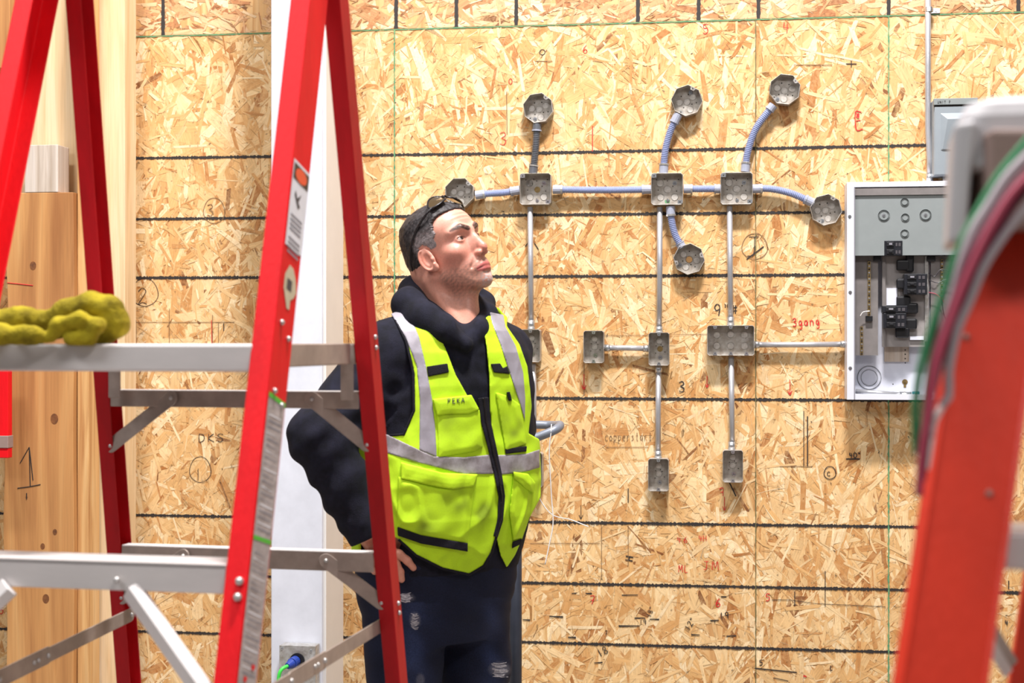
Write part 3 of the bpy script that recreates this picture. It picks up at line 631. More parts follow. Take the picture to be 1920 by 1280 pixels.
# ---- grey disconnect
OD=.085; sA,zT=wl(1751,186,OD); sB,zB2=wl(1832,328,OD); dcx=(sA+sB)/2; dw=(sB-sA)/2; dh=zT-zB2
dis=thing('disconnect_box','small grey disconnect box with a raised door panel above the breaker panel','electrical box',w2(dcx,WY,zB2),-TH)
m=MB(); m.box((-dw,-OD+.008,0),(dw,0,dh)); m.build('housing','greyd',dis,bevel=.002)
m=MB(); m.box((-dw+.002,-OD,.002),(dw-.002,-OD+.007,dh-.024)); door=m.build('door','greyd',dis,bevel=.002)
m=MB(); m.box((-dw-.001,-OD-.004,dh-.019),(dw+.001,-OD+.010,dh+.001)); m.build('rain_hood','greyp',dis,bevel=.001)
m=MB(); m.box((-dw+.001,-OD+.001,dh-.0235),(dw-.001,-OD+.007,dh-.0195)); m.build('hood_gap','hole',dis)
zt_,zb_=dh-.045,.078
o_=[(-dw+.020,zt_),(dw-.024,zt_),(dw-.020,zb_),(-dw+.020,zb_)]; i_=[(-dw+.040,zt_-.020),(dw-.044,zt_-.020),(dw-.022,zb_+.004),(-dw+.026,zb_+.004)]
m=MB(); m.add([(x,-OD,z_) for x,z_ in o_]+[(x,-OD-.016,z_) for x,z_ in i_[:2]]+[(x,-OD-.004,z_) for x,z_ in i_[2:]],[(0,1,5,4),(1,2,6,5),(2,3,7,6),(3,0,4,7),(4,5,6,7)]); fixn(m.build('raised_panel','greyd',door,bevel=.002))
m=MB(); m.box((-.012,-OD-.001,.006),(.012,-OD+.001,.010)); m.build('latch','hole',door)
m=MB(); m.tube([(-dw*.35,-.04,.001),(-dw*.35,-.04,-.022)],.011,12); m.build('conduit_nipple','zinc',dis,smooth=True)
mk=MB(); x=-dw+.010
for ch in 'UNIT 7':
    for st in G.get(ch,[]):
        for p0,p1 in zip(st[:-1],st[1:]): mk.tube([(x+p0[0]*.005,-OD-.0045,dh-.015+p0[1]*.008),(x+p1[0]*.005,-OD-.0045,dh-.015+p1[1]*.008)],.0006,5)
    x+=.0068
mk.build('handwriting','pen',dis)
# ---- white post, its outlet box and cord
fr=lambda px,py,off: wl(px,py,off)
PO=.30
a=fr(508,640,PO); b_=fr(604,640,PO)
post=thing('white_post','white painted square post standing behind the red ladder','post',w2((a[0]+b_[0])/2,-PO,0),-TH)
hw=(b_[0]-a[0])/2
m=MB(); m.box((-hw,0,0),(hw,.24,2.95)); m.build('post_core','paint',post,bevel=.004)
m=MB(); m.box((hw-.001,.012,0),(hw+.010,.236,2.95)); m.build('side_board','paint2',post,bevel=.001)
a=fr(525,1209,PO+.05); b_=fr(592,1290,PO+.05); ox=(a[0]+b_[0])/2
ob=thing('outlet_box','grey metal outlet box low on the white post with a blue plug in it','electrical box',w2(ox,-PO-.002,b_[1]),-TH)
W_=(b_[0]-a[0])/2; H_=a[1]-b_[1]
m=MB(); m.box((-W_,-.05,0),(W_,0,H_)); m.build('box_body','galv',ob,bevel=.002)
m=MB(); m.box((-W_-.001,-.053,-.001),(W_+.001,-.05,H_+.001)); m.build('cover_plate','galv',ob,bevel=.001)
for x,z_ in ((-W_+.008,H_-.008),(W_-.014,H_-.014)): screw(ob,x,z_,-.053,.003)
m=MB(); m.disc((0,H_-.046),.024,-.053,-.058,24); m.build('socket','black',ob)
pg=thing('power_plug','blue plug with bright green cord in the low outlet box','plug',w2(ox-.004,-PO-.06,b_[1]+H_-.046),-TH)
m=MB(); m.tube([(0,-.001,0),(-.004,-.03,-.002)],.017,16); m.tube([(-.004,-.03,-.002),(-.012,-.052,-.006)],[.0155,.010],16); m.build('plug_body','plugblue',pg,bevel=.002)
m=MB(); m.tube(smoothpath([(-.010,-.048,-.005),(-.026,-.068,-.014),(-.034,-.072,-.04),(-.036,-.066,-.10),(-.03,-.05,-.28),(-.0,-.06,-.5),(.03,-.1,-.585)],8),.0058,10); m.build('cord','cordgreen',pg,smooth=True)
# ---- timbers on the left
def timber(name,label,cat,px0,px1,ptop,off,th,mt,pbot=None,wave=0,bev=.002):
    a=wl(px0,640,off); b_=wl(px1,640,off); zt=2.9 if ptop is None else wl(px0,ptop,off)[1]; zb=0 if pbot is None else wl(px0,pbot,off)[1]
    root=thing(name,label,cat,w2((a[0]+b_[0])/2,-off,zb),-TH); W=(b_[0]-a[0])/2; H=zt-zb
    n=40; m=MB(); r_=np.random.RandomState(3); L=[];Rr=[]
    for i in range(n+1):
        z_=H*i/n; L.append((-W+wave*(math.sin(z_*5.1)+.5*math.sin(z_*13+1)),z_)); Rr.append((W-.3*wave*math.sin(z_*7),z_))
    m.prism([p for p in Rr]+[p for p in reversed(L)],'y',0,th); o=m.build('plank',mt,root); fixn(o)
    bb=o.modifiers.new('bevel','BEVEL'); bb.width=bev; bb.segments=2; bb.limit_method='ANGLE'; bb.angle_limit=R(40)
    return root,W,H,(a[0]+b_[0])/2,zb
timber('timber_post','broad pale timber post standing at the left of the board','timber',20,234,None,.14,.10,'wood_light')
rt,W,H,cx,zb=timber('rough_timber','rough knotty orange timber with a wavy edge standing in front of the pale post','timber',10,138,362,.26,.10,'wood_orange',wave=.006)
def onface(px,py,off): s_,z_=wl(px,py,off); return s_-cx,z_-zb
kn=MB()
for px,py,r_ in ((102,785,.022),(103,997,.0125),(80,1024,.013),(86,1122,.019),(50,932,.006),(62,498,.018)):
    x,z_=onface(px,py,.26); kn=MB(); kn.disc((x,z_),r_*.8,-.0006,.0,18,sx_=.75); kn.build('knot','knot',rt)
for pts in ([(38,868),(55,838),(62,900)],[(55,838),(57,912)],[(33,915),(55,912),(76,908)],[(50,924),(50,936)]):
    mm=MB()
    for a,b_ in zip(pts[:-1],pts[1:]):
        A=onface(a[0],a[1],.26); B=onface(b_[0],b_[1],.26); mm.tube([(A[0],-.0005,A[1]),(B[0],-.0005,B[1])],.0016,5)
    mm.build('pencil_mark','pen',rt)
mm=MB(); A=onface(14,530,.26); B=onface(62,535,.26); mm.tube([(A[0],-.0005,A[1]),(B[0],-.0005,B[1])],.0016,5); mm.build('red_mark','penred',rt)
timber('timber_stud','narrow pale stud close to the right side of the rough timber','timber',145,166,None,.235,.09,'wood_strip')
timber('wood_block','short whitish wood block on top of the rough timber','wood block',46,108,272,.26,.09,'wood_block',pbot=361)
timber('timber_board','orange board with a sawn end at the far left edge','timber',-60,22,-30,.25,.06,'wood_orange',pbot=300) if False else None
# ================================================================ red platform ladder in the foreground
PSI=R(13); uu=Vector((math.cos(PSI),-math.sin(PSI),0)); nn=Vector((-math.sin(PSI),-math.cos(PSI),0))
def ext(P,Q,z): t=(z-P.z)/(Q.z-P.z); return P+(Q-P)*t
A0,A1=U(581,0,2.36),U(442,1280,2.05)
C0=U(27,0,2.476); C1=C0+Vector((-.088,-.31,-1.0)).normalized()*1.0
B0,B1=U(637,0,2.46),U(750,1280,2.80)
D0,D1=U(122,0,2.571),U(218,1280,2.93)
lad=thing('platform_ladder','tall red fibreglass platform ladder with aluminium steps in the left foreground','ladder',(-.6,2.5,0))
LL=Vector((-.6,2.5,0))
def L_(v): return Vector(v)-LL
def channel(P,Q,ztop,web,fl_,t_,inward,front,mt,name='rail'):
    # outer front corner runs P->Q ; web goes back (away from front), flange goes inward
    a=ext(P,Q,ztop); b_=ext(P,Q,0.0); d=(a-b_).normalized()
    wv=(-nn*front); wv=(wv-d*wv.dot(d)).normalized(); iv=(uu*inward); iv=(iv-d*iv.dot(d)).normalized()
    poly=[(0,0),(fl_,0),(fl_,t_),(t_,t_),(t_,web-t_),(fl_,web-t_),(fl_,web),(0,web)]
    m=MB(); m.sweep([L_(b_),L_(a)],[(iv,wv)]*2,poly); o=m.build(name,mt,lad); fixn(o)
    bb=o.modifiers.new('bevel','BEVEL'); bb.width=.002; bb.segments=2; bb.limit_method='ANGLE'; bb.angle_limit=R(40)
    m=MB(); m.sweep([L_(ext(P,Q,0.0)),L_(ext(P,Q,.06))],[(iv,wv)]*2,[(-.006,-.006),(fl_+.006,-.006),(fl_+.006,web+.006),(-.006,web+.006)]); fixn(m.build('rubber_foot','black',o,bevel=.003))
    return o,a,b_,iv,wv
rA=channel(A0,A1,2.20,.075,.033,.0035,-1,1,'red'); rC=channel(C0,C1,2.20,.075,.033,.0035,1,1,'red')
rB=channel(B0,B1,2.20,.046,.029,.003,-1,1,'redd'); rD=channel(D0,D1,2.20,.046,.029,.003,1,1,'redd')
zA=lambda z: ext(A0,A1,z); zC=lambda z: ext(C0,C1,z); zB=lambda z: ext(B0,B1,z); zD=lambda z: ext(D0,D1,z)
def cap_():
    a,b_,c,d=zC(2.2)-uu*.02+nn*.02,zA(2.2)+uu*.02+nn*.02,zB(2.2)+uu*.02-nn*.09,zD(2.2)-uu*.02-nn*.09
    m=MB(); P=[L_(v) for v in (a,b_,c,d)]
    m.add([tuple(p+Vector((0,0,-.05))) for p in P]+[tuple(p+Vector((0,0,.03))) for p in P],[(0,3,2,1),(4,5,6,7),(0,1,5,4),(1,2,6,5),(2,3,7,6),(3,0,4,7)])
    m.build('top_cap','red',lad,bevel=.008)
cap_()
def bar(P,Q,h,dp,mt,name,back=None,bevel=.002,rivets=True,top0=True):
    # P,Q: top front corners; h drop; dp depth going back
    bk=back or -nn; P,Q=L_(P),L_(Q); dn=Vector((0,0,-h)); v=[P,Q,Q+bk*dp,P+bk*dp]
    m=MB(); m.add([tuple(p) for p in v]+[tuple(p+dn) for p in v],[(0,1,2,3),(7,6,5,4),(0,4,5,1),(1,5,6,2),(2,6,7,3),(3,7,4,0)])
    return fixn(m.build(name,mt,lad,bevel=bevel))
def step(z,h=.041,dp=.072):
    P=zC(z)+uu*.034; Q=zA(z)-uu*.034
    # ribbed tread: hollow step with a lip
    st=bar(P,Q,h,.003,'alu','step'); 
    a,b_=L_(P),L_(Q)
    m=MB()
    for k in range(9):
        y=dp*k/9; q0=a-nn*y; q1=b_-nn*y; r0=a-nn*(y+dp/9*.6); r1=b_-nn*(y+dp/9*.6); dz=Vector((0,0,-.004))
        m.add([tuple(q0),tuple(q1),tuple(r1),tuple(r0),tuple(q0+dz),tuple(q1+dz),tuple(r1+dz),tuple(r0+dz)],[(0,1,2,3),(7,6,5,4),(0,4,5,1),(1,5,6,2),(2,6,7,3),(3,7,4,0)])
    dz=Vector((0,0,-.003)); dz2=Vector((0,0,-.006))
    v=[a,b_,b_-nn*dp,a-nn*dp]; m.add([tuple(p+dz) for p in v]+[tuple(p+dz2) for p in v],[(0,1,2,3),(7,6,5,4),(0,4,5,1),(1,5,6,2),(2,6,7,3),(3,7,4,0)])
    fixn(m.build('tread','alu',st))
    bar(P-nn*(dp-.003),Q-nn*(dp-.003),h*.8,.003,'alu','step_back')
    return st
def rivet(v,r=.0042,nrm=None,par=None,mt='galv'):
    v=L_(v); nrm=nrm or nn; m=MB(); m.ball((0,0,0),r,12,6); o=m.build('rivet',mt,par or lad,smooth=True); o.location=v+nrm*.0005
    return o
for z in (1.108,.80,.49,.18): step(z)
for z in (1.0875,):
    for dz in (0,-.021): rivet(zA(z+dz)-uu*.010+nn*.002,.0062)
# platform with front, rear and side beams
def platform():
    zt=1.4165
    a,b_=zC(zt)+uu*.004,zA(zt)-uu*.030; d,c=zD(zt)+uu*.030-nn*.004,zB(zt)-uu*.030-nn*.004
    m=MB(); P=[L_(v) for v in (a,b_,c+nn*.02,d+nn*.02)]
    m.add([tuple(p+Vector((0,0,-.004))) for p in P]+[tuple(p+Vector((0,0,-.007))) for p in P],[(0,1,2,3),(7,6,5,4),(0,4,5,1),(1,5,6,2),(2,6,7,3),(3,7,4,0)])
    fixn(m.build('platform_deck','alu',lad))
    bar(a+nn*.003,b_+nn*.003,.041,.022,'alu','platform_beam',bevel=.004)
    # black block painting the shade in the open beam end, then the bolt bracket
    bar(b_+nn*.002,b_+uu*.013+nn*.002,.041,.02,'hole','beam_end_shadow_gap') if False else None
    e=bar(b_+uu*.001+nn*.0,b_+uu*.012+nn*.0,.042,.03,'black','end_gap_shade',bevel=.002)
    bar(b_+uu*.013-nn*.004,b_+uu*.026-nn*.004,.036,.03,'zinc','hinge_bracket',bevel=.004)
    # side beam
    p=b_+uu*.012-nn*.04; q_=c+nn*.02; dirn=(q_-p).normalized(); sd=Vector((-dirn.y,dirn.x,0))
    bar(p,q_,.036,.004,'alud','side_beam',back=sd)
    bar(d+nn*.0,c+nn*.0,.036,.02,'alud','rear_beam',bevel=.003)
    for v,sg in ((c-uu*.014,-1),(d+uu*.014,1)):
        bar(v-uu*.012+Vector((0,0,-.034)),v+uu*.012+Vector((0,0,-.034)),.065,.004,'alud','hanger_bracket',back=-nn)
platform()
def rbar(z,h,name='rear_bar'):
    p,q_=zD(z)+uu*.030-nn*.004,zB(z)-uu*.030-nn*.004
    bar(p,q_,h,.003,'alud',name); bar(p,q_,.003,.03,'alu','bar_flange'); return p,q_
def strap(P,Q,wd,name,mt='alud',th=.003,ends=True):
    P_,Q_=L_(P),L_(Q); d=(Q_-P_).normalized(); nb=(d.cross(Vector((0,0,1)))).normalized(); nb=nb if nb.y<0 else -nb; sv=d.cross(nb).normalized()
    m=MB(); n=9; out=[]
    for k in range(n+1): a=math.pi/2+math.pi*k/n; out.append((P_+d*math.cos(a)*wd/2+sv*math.sin(a)*wd/2))
    for k in range(n+1): a=-math.pi/2+math.pi*k/n; out.append((Q_+d*math.cos(a)*wd/2+sv*math.sin(a)*wd/2))
    L=len(out); m.add([tuple(p) for p in out]+[tuple(p+nb*th) for p in out],[tuple(range(L)),tuple(range(2*L-1,L-1,-1))]+[(i,i+L,(i+1)%L+L,(i+1)%L) for i in range(L)])
    o=fixn(m.build(name,mt,lad,bevel=.0008))
    if ends:
        for v in (P_,Q_): r_=MB(); r_.ball((0,0,0),wd*.16,10,6); k=r_.build('rivet','galv',o,smooth=True); k.location=v+nb*(th)
    return o
for z,h in ((1.332,.031),(1.036,.036),(.73,.034),(.42,.034)):
    p,q_=rbar(z,h)
    W=(q_-p).length; d=(q_-p).normalized()
    zz=Vector((0,0,-h*.45))
    strap(p+d*W*.26+zz+nn*.004, zD(z-.105)+uu*.024-nn*.005,.026,'rear_brace')
    strap(p+d*W*.82+zz+nn*.004, zB(z-.095)-uu*.024-nn*.005,.026,'rear_brace')
# front step braces
def fbrace(P,Q,w_):
    P_,Q_=L_(P),L_(Q); d=(Q_-P_).normalized(); nb=(nn-d*nn.dot(d)).normalized(); sv=d.cross(nb).normalized()
    m=MB(); m.sweep([P_,Q_],[(sv,nb)]*2,[(-w_/2,-.006),(-w_/2,.004),(-w_*.15,.012),(w_/2,.004),(w_/2,-.006)]); fixn(m.build('step_brace','alu',lad,bevel=.001))
for z in (1.108,.80,.49):
    W=(zA(z)-zC(z)).length
    fbrace(zA(z-.04)-uu*W*.33-nn*.012, zA(z-.195)-uu*.025-nn*.012,.030)
    fbrace(zC(z-.04)+uu*W*.33-nn*.012, zC(z-.195)+uu*.025-nn*.012,.030)
rivet(zA(1.083)-uu*(zA(1.083)-zC(1.083)).length*.36+nn*.004,.005)
# spreaders with centre hinges
for P,Q in ((U(244,1152,2.88),zC(.865)+uu*.03),(U(713,1172,2.79),zA(.895)-uu*.03)):
    mid=P.lerp(Q,.47); a=strap(P,mid,.026,'spreader_bar','alud'); strap(mid+nn*.004+(P-mid)*.05,Q,.026,'spreader_bar','alud')
    strap(P.lerp(Q,.40)+nn*.007,P.lerp(Q,.60)+nn*.007,.030,'hinge_plate','alud')
for px,py,Y in ((703,640,2.62),(703,660,2.625),(752,1143,2.76),(754,1161,2.765)):
    v=U(px,py,1); z=None
    # rivets on the outer web of the rear rail
    zz=EYE-(py-640)/F*Y; p=zB(zz)+rB[4]*.028; rivet(p,.0045,uu)
wv=rA[4]
def onweb(z,f): return zA(z)+wv*(.075*f)
for z,f in ((1.455,.30),(1.440,.72),(1.355,.30),(1.342,.72)): rivet(onweb(z,f)+uu*.001,.0045,uu)
# stickers on the outer web
def sticker(name,pts,mt,lift=.0009,par=None):
    m=MB(); m.add([tuple(L_(onweb(z,f)+uu*lift)) for z,f in pts],[tuple(range(len(pts)))]); o=m.build(name,mt,par or rA[0]); return o
def zweb(py,f):        # height of the web point that shows at photo row py
    lo,hi=.5,2.1
    for _ in range(40):
        mid=(lo+hi)/2; v=onweb(mid,f); y=640-(v.z-EYE)*F/v.y
        if y>py: lo=mid
        else: hi=mid
    return lo
Z=zweb
def stq(name,pts,mt,lift=.0009,par=None): return sticker(name,[(Z(py,f),f) for py,f in pts],mt,lift,par)
stq('warning_label',[(296,.06),(328,.97),(481,.97),(456,.06)],'label')
stq('danger_panel',[(303,.10),(332,.93),(360,.93),(332,.10)],'black',.0013)
ov=[(332+ (f_-.5)*30+13*math.sin(a), f_) for a,f_ in ((a,.5+.32*math.cos(a)) for a in np.linspace(0,2*math.pi,16,endpoint=False))]
stq('danger_oval',ov,'lorange',.0017)
stq('figure_symbol',[(356,.30),(372,.42),(366,.62),(380,.50),(390,.62),(392,.50),(378,.38),(364,.26)],'ink',.0013)
for k in range(9):
    y0=398+k*8.5; 
    if k in (4,): continue
    stq('text_line',[(y0,.18),(y0+20,.80),(y0+24,.80),(y0+4,.18)],'inkg',.0013)
kp=[(497,.42),(503,.62),(522,.80),(545,.90),(556,.80),(562,.62),(580,.62),(578,.48),(560,.36),(540,.22),(515,.22)]
stq('round_sticker',[(y+ (f-.5)*10,f) for y,f in kp],'beige'); stq('sticker_logo',[(520,.36),(528,.62),(548,.62),(540,.36)],'ink',.0013)
stq('instruction_label',[(737,.06),(760,.93),(1330,.93),(1330,.06)],'labelg')
stq('green_stripe',[(733,.06),(756,.93),(765,.93),(742,.06)],'lgreen',.0014)
stq('green_stripe',[(1002,.06),(1013,.93),(1021,.93),(1010,.06)],'lgreen',.0014)
r_=random.Random(5)
for k in range(44):
    y0=775+k*11.2
    if 995<y0<1025: continue
    stq('text_line',[(y0,.14+.1*r_.random()),(y0+12,.60+.3*r_.random()),(y0+13.5,.8),(y0+2,.16)],'inkg' if k%3 else 'label',.0013)
for y0,f in ((1244,.62),(1266,.30)): stq('red_mark',[(y0,f),(y0+4,f+.16),(y0+14,f+.1),(y0+10,f-.02)],'red',.0018)
# cloth crumpled on the platform is built with the figure helpers further down
# ================================================================ orange ladder at the right edge
od=thing('orange_ladder','orange fibreglass stepladder with a pale plastic top, close at the right edge','ladder',(.55,1.35,0)); OO=Vector((.55,1.35,0))
def orail(P,Q,ztop,web,dp,t_,iv,wv,name='rail',mt='orange'):
    a=ext(P,Q,ztop)-OO; b_=ext(P,Q,0.0)-OO; m=MB()
    # broad web faces the camera, short flanges turn back
    poly=[(0,0),(web,0),(web,dp),(web-t_,dp),(web-t_,t_),(t_,t_),(t_,dp),(0,dp)]
    m.sweep([b_,a],[(iv,wv)]*2,poly); o=fixn(m.build(name,mt,od)); bb=o.modifiers.new('bevel','BEVEL'); bb.width=.0025; bb.segments=3; bb.limit_method='ANGLE'; bb.angle_limit=R(40)
    return o
OL0=U(1690,1280,1.16); OL1=U(1836,330,1.27)
ip=Vector((.97,-.24,0)); wp=Vector((.24,.97,0))
d_=(OL1-OL0).normalized(); iv=(ip-d_*ip.dot(d_)).normalized(); wvv=(wp-d_*wp.dot(d_)).normalized()
ro=orail(OL0,OL1,1.545,.062,.028,.004,iv,wvv)
# front flange that turns towards the camera's left
P0=ext(OL0,OL1,0.0)-OO; P1=ext(OL0,OL1,1.545)-OO
m=MB(); m.sweep([P0,P1],[(iv,wvv)]*2,[(-.0065,.006),(.001,-.0012),(.001,.004),(-.0065,.012)]); fixn(m.build('rail_lip','orange',ro))
m=MB(); m.sweep([P0+iv*.0585,P1+iv*.0585],[(iv,wvv)]*2,[(0,-.001),(.0045,-.003),(.0045,.004),(0,.004)]); fixn(m.build('rail_lip','orange',ro))
# rear rail and its double braces
Q0=U(1893,1280,1.62); Q1=U(1925,1060,1.60)
d2=(Q1-Q0).normalized(); orail(Q0,ext(Q0,Q1,1.54),1.53,.06,.025,.004,(ip-d2*ip.dot(d2)).normalized(),(wp-d2*wp.dot(d2)).normalized())
def ostrap(P,Q,w_,mt,name='brace'):
    P,Q=P-OO,Q-OO; m=MB(); d=(Q-P).normalized(); a=Vector((0,-1,0)); s_=d.cross(a).normalized(); m.sweep([P,Q],[(s_,a)]*2,[(-w_/2,0),(w_/2,0),(w_/2,.003),(-w_/2,.003)]); fixn(m.build(name,mt,od))
for (x0,y0,x1,y1) in ((1855,985,1925,1035),(1848,1000,1925,1062),(1836,1140,1900,1245),(1830,1165,1890,1262)):
    ostrap(U(x0,y0,1.35),U(x1,y1,1.55),.011,'alu' if y0 in (1000,1165) else 'alud')
# steps going right, out of the frame
for z in (1.27,.97,.67,.37):
    a=ext(OL0,OL1,z)+ip*.06+wp*.01; m=MB(); v=[a,a+ip*.38,a+ip*.38+wp*.07,a+wp*.07]; v=[p-OO for p in v]; dn=Vector((0,0,-.03))
    m.add([tuple(p) for p in v]+[tuple(p+dn) for p in v],[(0,1,2,3),(7,6,5,4),(0,4,5,1),(1,5,6,2),(2,6,7,3),(3,7,4,0)]); fixn(m.build('step','alu',od,bevel=.003))
a=OL0+ip*.44; b_=OL1+ip*.44-ip*.09
orail(a,b_,1.545,.062,.028,.004,iv,wvv)
# rivets on the orange web
for px,py in ((1801,671),(1848,628),(1861,912),(1810,713)):
    v=U(px,py,1.18); z=v.z; p=ext(OL0,OL1,z); f=(v.x-p.x)/max(.01,iv.x); p=p+iv*f-wvv*.0005-OO; m=MB(); m.ball((0,0,0),.0028,10,6); k=m.build('rivet','capin',ro,smooth=True); k.location=p
# moulded top: an open-bottomed tray seen from below
def tray():
    x0,x1=-.022,.46; m=MB()
    c=U(1832,330,1.24); org=Vector((c.x,1.235,0))
    def W(x,y,z): v=org+ip*x+wp*y; return (v.x-OO.x,v.y-OO.y,z)
    zt,zb=1.618,1.556; e=.013; n=6
    def ringpts(ins,z,dy=0,rad=.022):
        pts=[]; xa,xb,ya,yb=x0+ins,x1-ins,-.03+ins,.17-ins
        for cx_,cy_,a0 in ((xb-rad,yb-rad,0),(xa+rad,yb-rad,90),(xa+rad,ya+rad,180),(xb-rad,ya+rad,270)):
            for k in range(n+1): a=R(a0+90*k/n); pts.append(W(cx_+rad*math.cos(a),cy_+rad*math.sin(a),z))
        return pts
    L=[ringpts(.020,zb-.0,0),ringpts(.006,zb),ringpts(.000,zb+.004),ringpts(.006,zt-.016),ringpts(.012,zt-.004),ringpts(.022,zt)]
    I=[ringpts(.012,zb+.001),ringpts(.018,zt-.014)]
    rings=[I[1],I[0]]+L[1:]; N=len(rings[0]); vs_=[p for r in rings for p in r]; fs=[]
    for k in range(len(rings)-1):
        for i in range(N): j=(i+1)%N; fs.append((k*N+i,k*N+j,(k+1)*N+j,(k+1)*N+i))
    mi=[1]*N+[0]*(N*(len(rings)-2)); fs+= [tuple(range(N-1,-1,-1)),tuple(range((len(rings)-1)*N,len(rings)*N))]
    m.add(vs_,fs); o=m.build('top_tray',['cap','capin'],od)
    fixn(o); o.modifiers.new('bevel','BEVEL').width=.0015
    # left end leg of the tray that laps over the rail
    m=MB(); P=[W(x0+.001,-.03,zt-.022),W(x0+.018,-.034,zt-.020),W(x0+.010,-.034,zb-.055),W(x0-.004,-.03,zb-.058)]
    Q=[W(x0+.001,.08,zt-.022),W(x0+.018,.08,zt-.020),W(x0+.010,.08,zb-.055),W(x0-.004,.08,zb-.058)]
    m.add(P+Q,[(0,1,2,3),(7,6,5,4),(0,4,5,1),(1,5,6,2),(2,6,7,3),(3,7,4,0)]); fixn(m.build('tray_side','cap',od,bevel=.005,seg=3))
    m=MB(); a=W(x0+.012,.02,zb-.045); b__=W(x1-.02,.06,zt-.03); m.box(a,b__); o=m.build('inner_block','capin',od,bevel=.004)
tray()
# ---- wires draped over the orange ladder
wires=[('wgreen','green wire looping in front of the breaker panel and over the orange ladder',[(1960,225),(1880,318),(1840,382),(1800,460),(1765,560),(1740,640),(1724,700),(1716,770),(1718,850)],1.14,.0030),
('wgreen','second green wire close beside the first, lower end nearer the orange rail',[(1950,262),(1868,350),(1822,425),(1790,492),(1762,570),(1750,640),(1738,720),(1730,790),(1724,830)],1.15,.0024),
('wgrey','pale grey wire arching over the top of the orange rail',[(1960,262),(1895,325),(1855,385),(1822,440),(1800,510),(1782,590),(1768,660),(1745,740),(1740,820)],1.13,.0042),
('wmaroon','maroon wire lying along the left edge of the orange rail',[(1965,285),(1905,345),(1860,410),(1818,480),(1795,545),(1772,610),(1752,670),(1742,740),(1732,830)],1.12,.0032),
('wmaroon','lower maroon wire, whose end hangs beside the orange rail',[(1970,310),(1915,365),(1870,430),(1828,500),(1805,560),(1775,635),(1750,705),(1738,790),(1728,900)],1.125,.0034),
('wblack','black wire in the bundle over the orange rail',[(1970,295),(1900,362),(1856,425),(1826,490),(1788,570),(1760,650),(1742,720),(1734,790),(1728,880)],1.135,.0026),
('wgrey','lower grey wire bordering the orange web',[(1975,335),(1920,395),(1880,445),(1845,500),(1820,560),(1795,620),(1780,690),(1778,740),(1765,760)],1.12,.0032),
('wpink','pinkish wire hanging lowest along the orange rail',[(1968,300),(1908,352),(1862,420),(1822,500),(1790,580),(1757,680),(1744,760),(1730,840),(1722,930)],1.115,.0032),
('wwhite','short pale wire end crossing onto the orange web',[(1782,742),(1768,760),(1752,790),(1745,830),(1737,880)],1.14,.0024)]
for mt,lb,pts,Y,r_w in wires:
    P=[U(x,y,Y) for x,y in pts]; b0=P[-1].copy(); o=MB(); o.tube([p-b0 for p in smoothpath(P,8)],r_w,10)
    ob_=o.build('wire',mt,None,smooth=True); ob_.location=b0; tag(ob_,lb,'wire','wires draped over the orange ladder')
# ================================================================ things beside the worker
ht=thing('hand_truck','grey tubular hand truck standing behind the worker, its bent handle showing at his side','hand truck',(0.02,4.25,0)); HB=Vector((.02,4.25,0))
P=[U(940,812,4.2),U(985,822,4.2),U(1002,821,4.2),U(1040,806,4.2),U(1050,797,4.26),U(1040,797,4.42),U(1005,796,4.45),U(940,795,4.45)]
P=[Vector(p) for p in P]
m=MB(); m.tube([p-HB for p in smoothpath(P,8)],.0125,14); m.build('handle_loop','steel',ht,smooth=True)
for px,Y in ((966,4.3),(905,4.42)):
    a=U(px,860,Y); m=MB(); m.tube([(a.x-HB.x,a.y-HB.y,.12),(a.x-HB.x,a.y-HB.y,a.z)],.019,14); m.build('frame_tube','dark_tube',ht,smooth=True)
a=U(940,800,4.3); b_=U(966,860,4.3)
m=MB(); m.tube([b_-HB,Vector((b_.x,b_.y,1.2))-HB,U(950,815,4.25)-HB],.0125,10); m.build('handle_post','steel',ht,smooth=True)
m=MB(); m.box((-.32,-.15,.0),(.06,.06,.012)); m.build('toe_plate','dark_tube',ht)
for x in (-.22,.02):
    m=MB(); m.tube([(x-.025,.14,.11),(x+.025,.14,.11)],.11,24); m.build('wheel','black',ht,smooth=False)
m=MB(); m.tube([(-.22,.14,.11),(.02,.14,.11)],.01,8); m.box((-.1,.0,.12),(-.09,.15,.14)); m.build('axle','steel',ht)
P=[U(1034,795,4.19),U(1033,812,4.185),U(1030,850,4.19),U(1034,930,4.2),U(1037,980,4.2),U(1030,1020,4.2),U(1022,1058,4.2)]
b0=P[-1].copy(); m=MB(); m.tube([p-b0 for p in smoothpath(P,8)],.0016,6); o=m.build('string','wwhite',None,smooth=True); o.location=b0; tag(o,'white string hanging straight from the bent grey handle','string')
P=[U(1004,918,4.3),U(1018,945,4.32),U(1038,966,4.3),U(1070,974,4.25),U(1103,987,4.22)]
b0=P[-1].copy(); m=MB(); m.tube([p-b0 for p in smoothpath(P,8)],.0014,6); o=m.build('string','wwhite',None,smooth=True); o.location=b0; tag(o,"white string end curling away from the worker's back at hip height",'string')
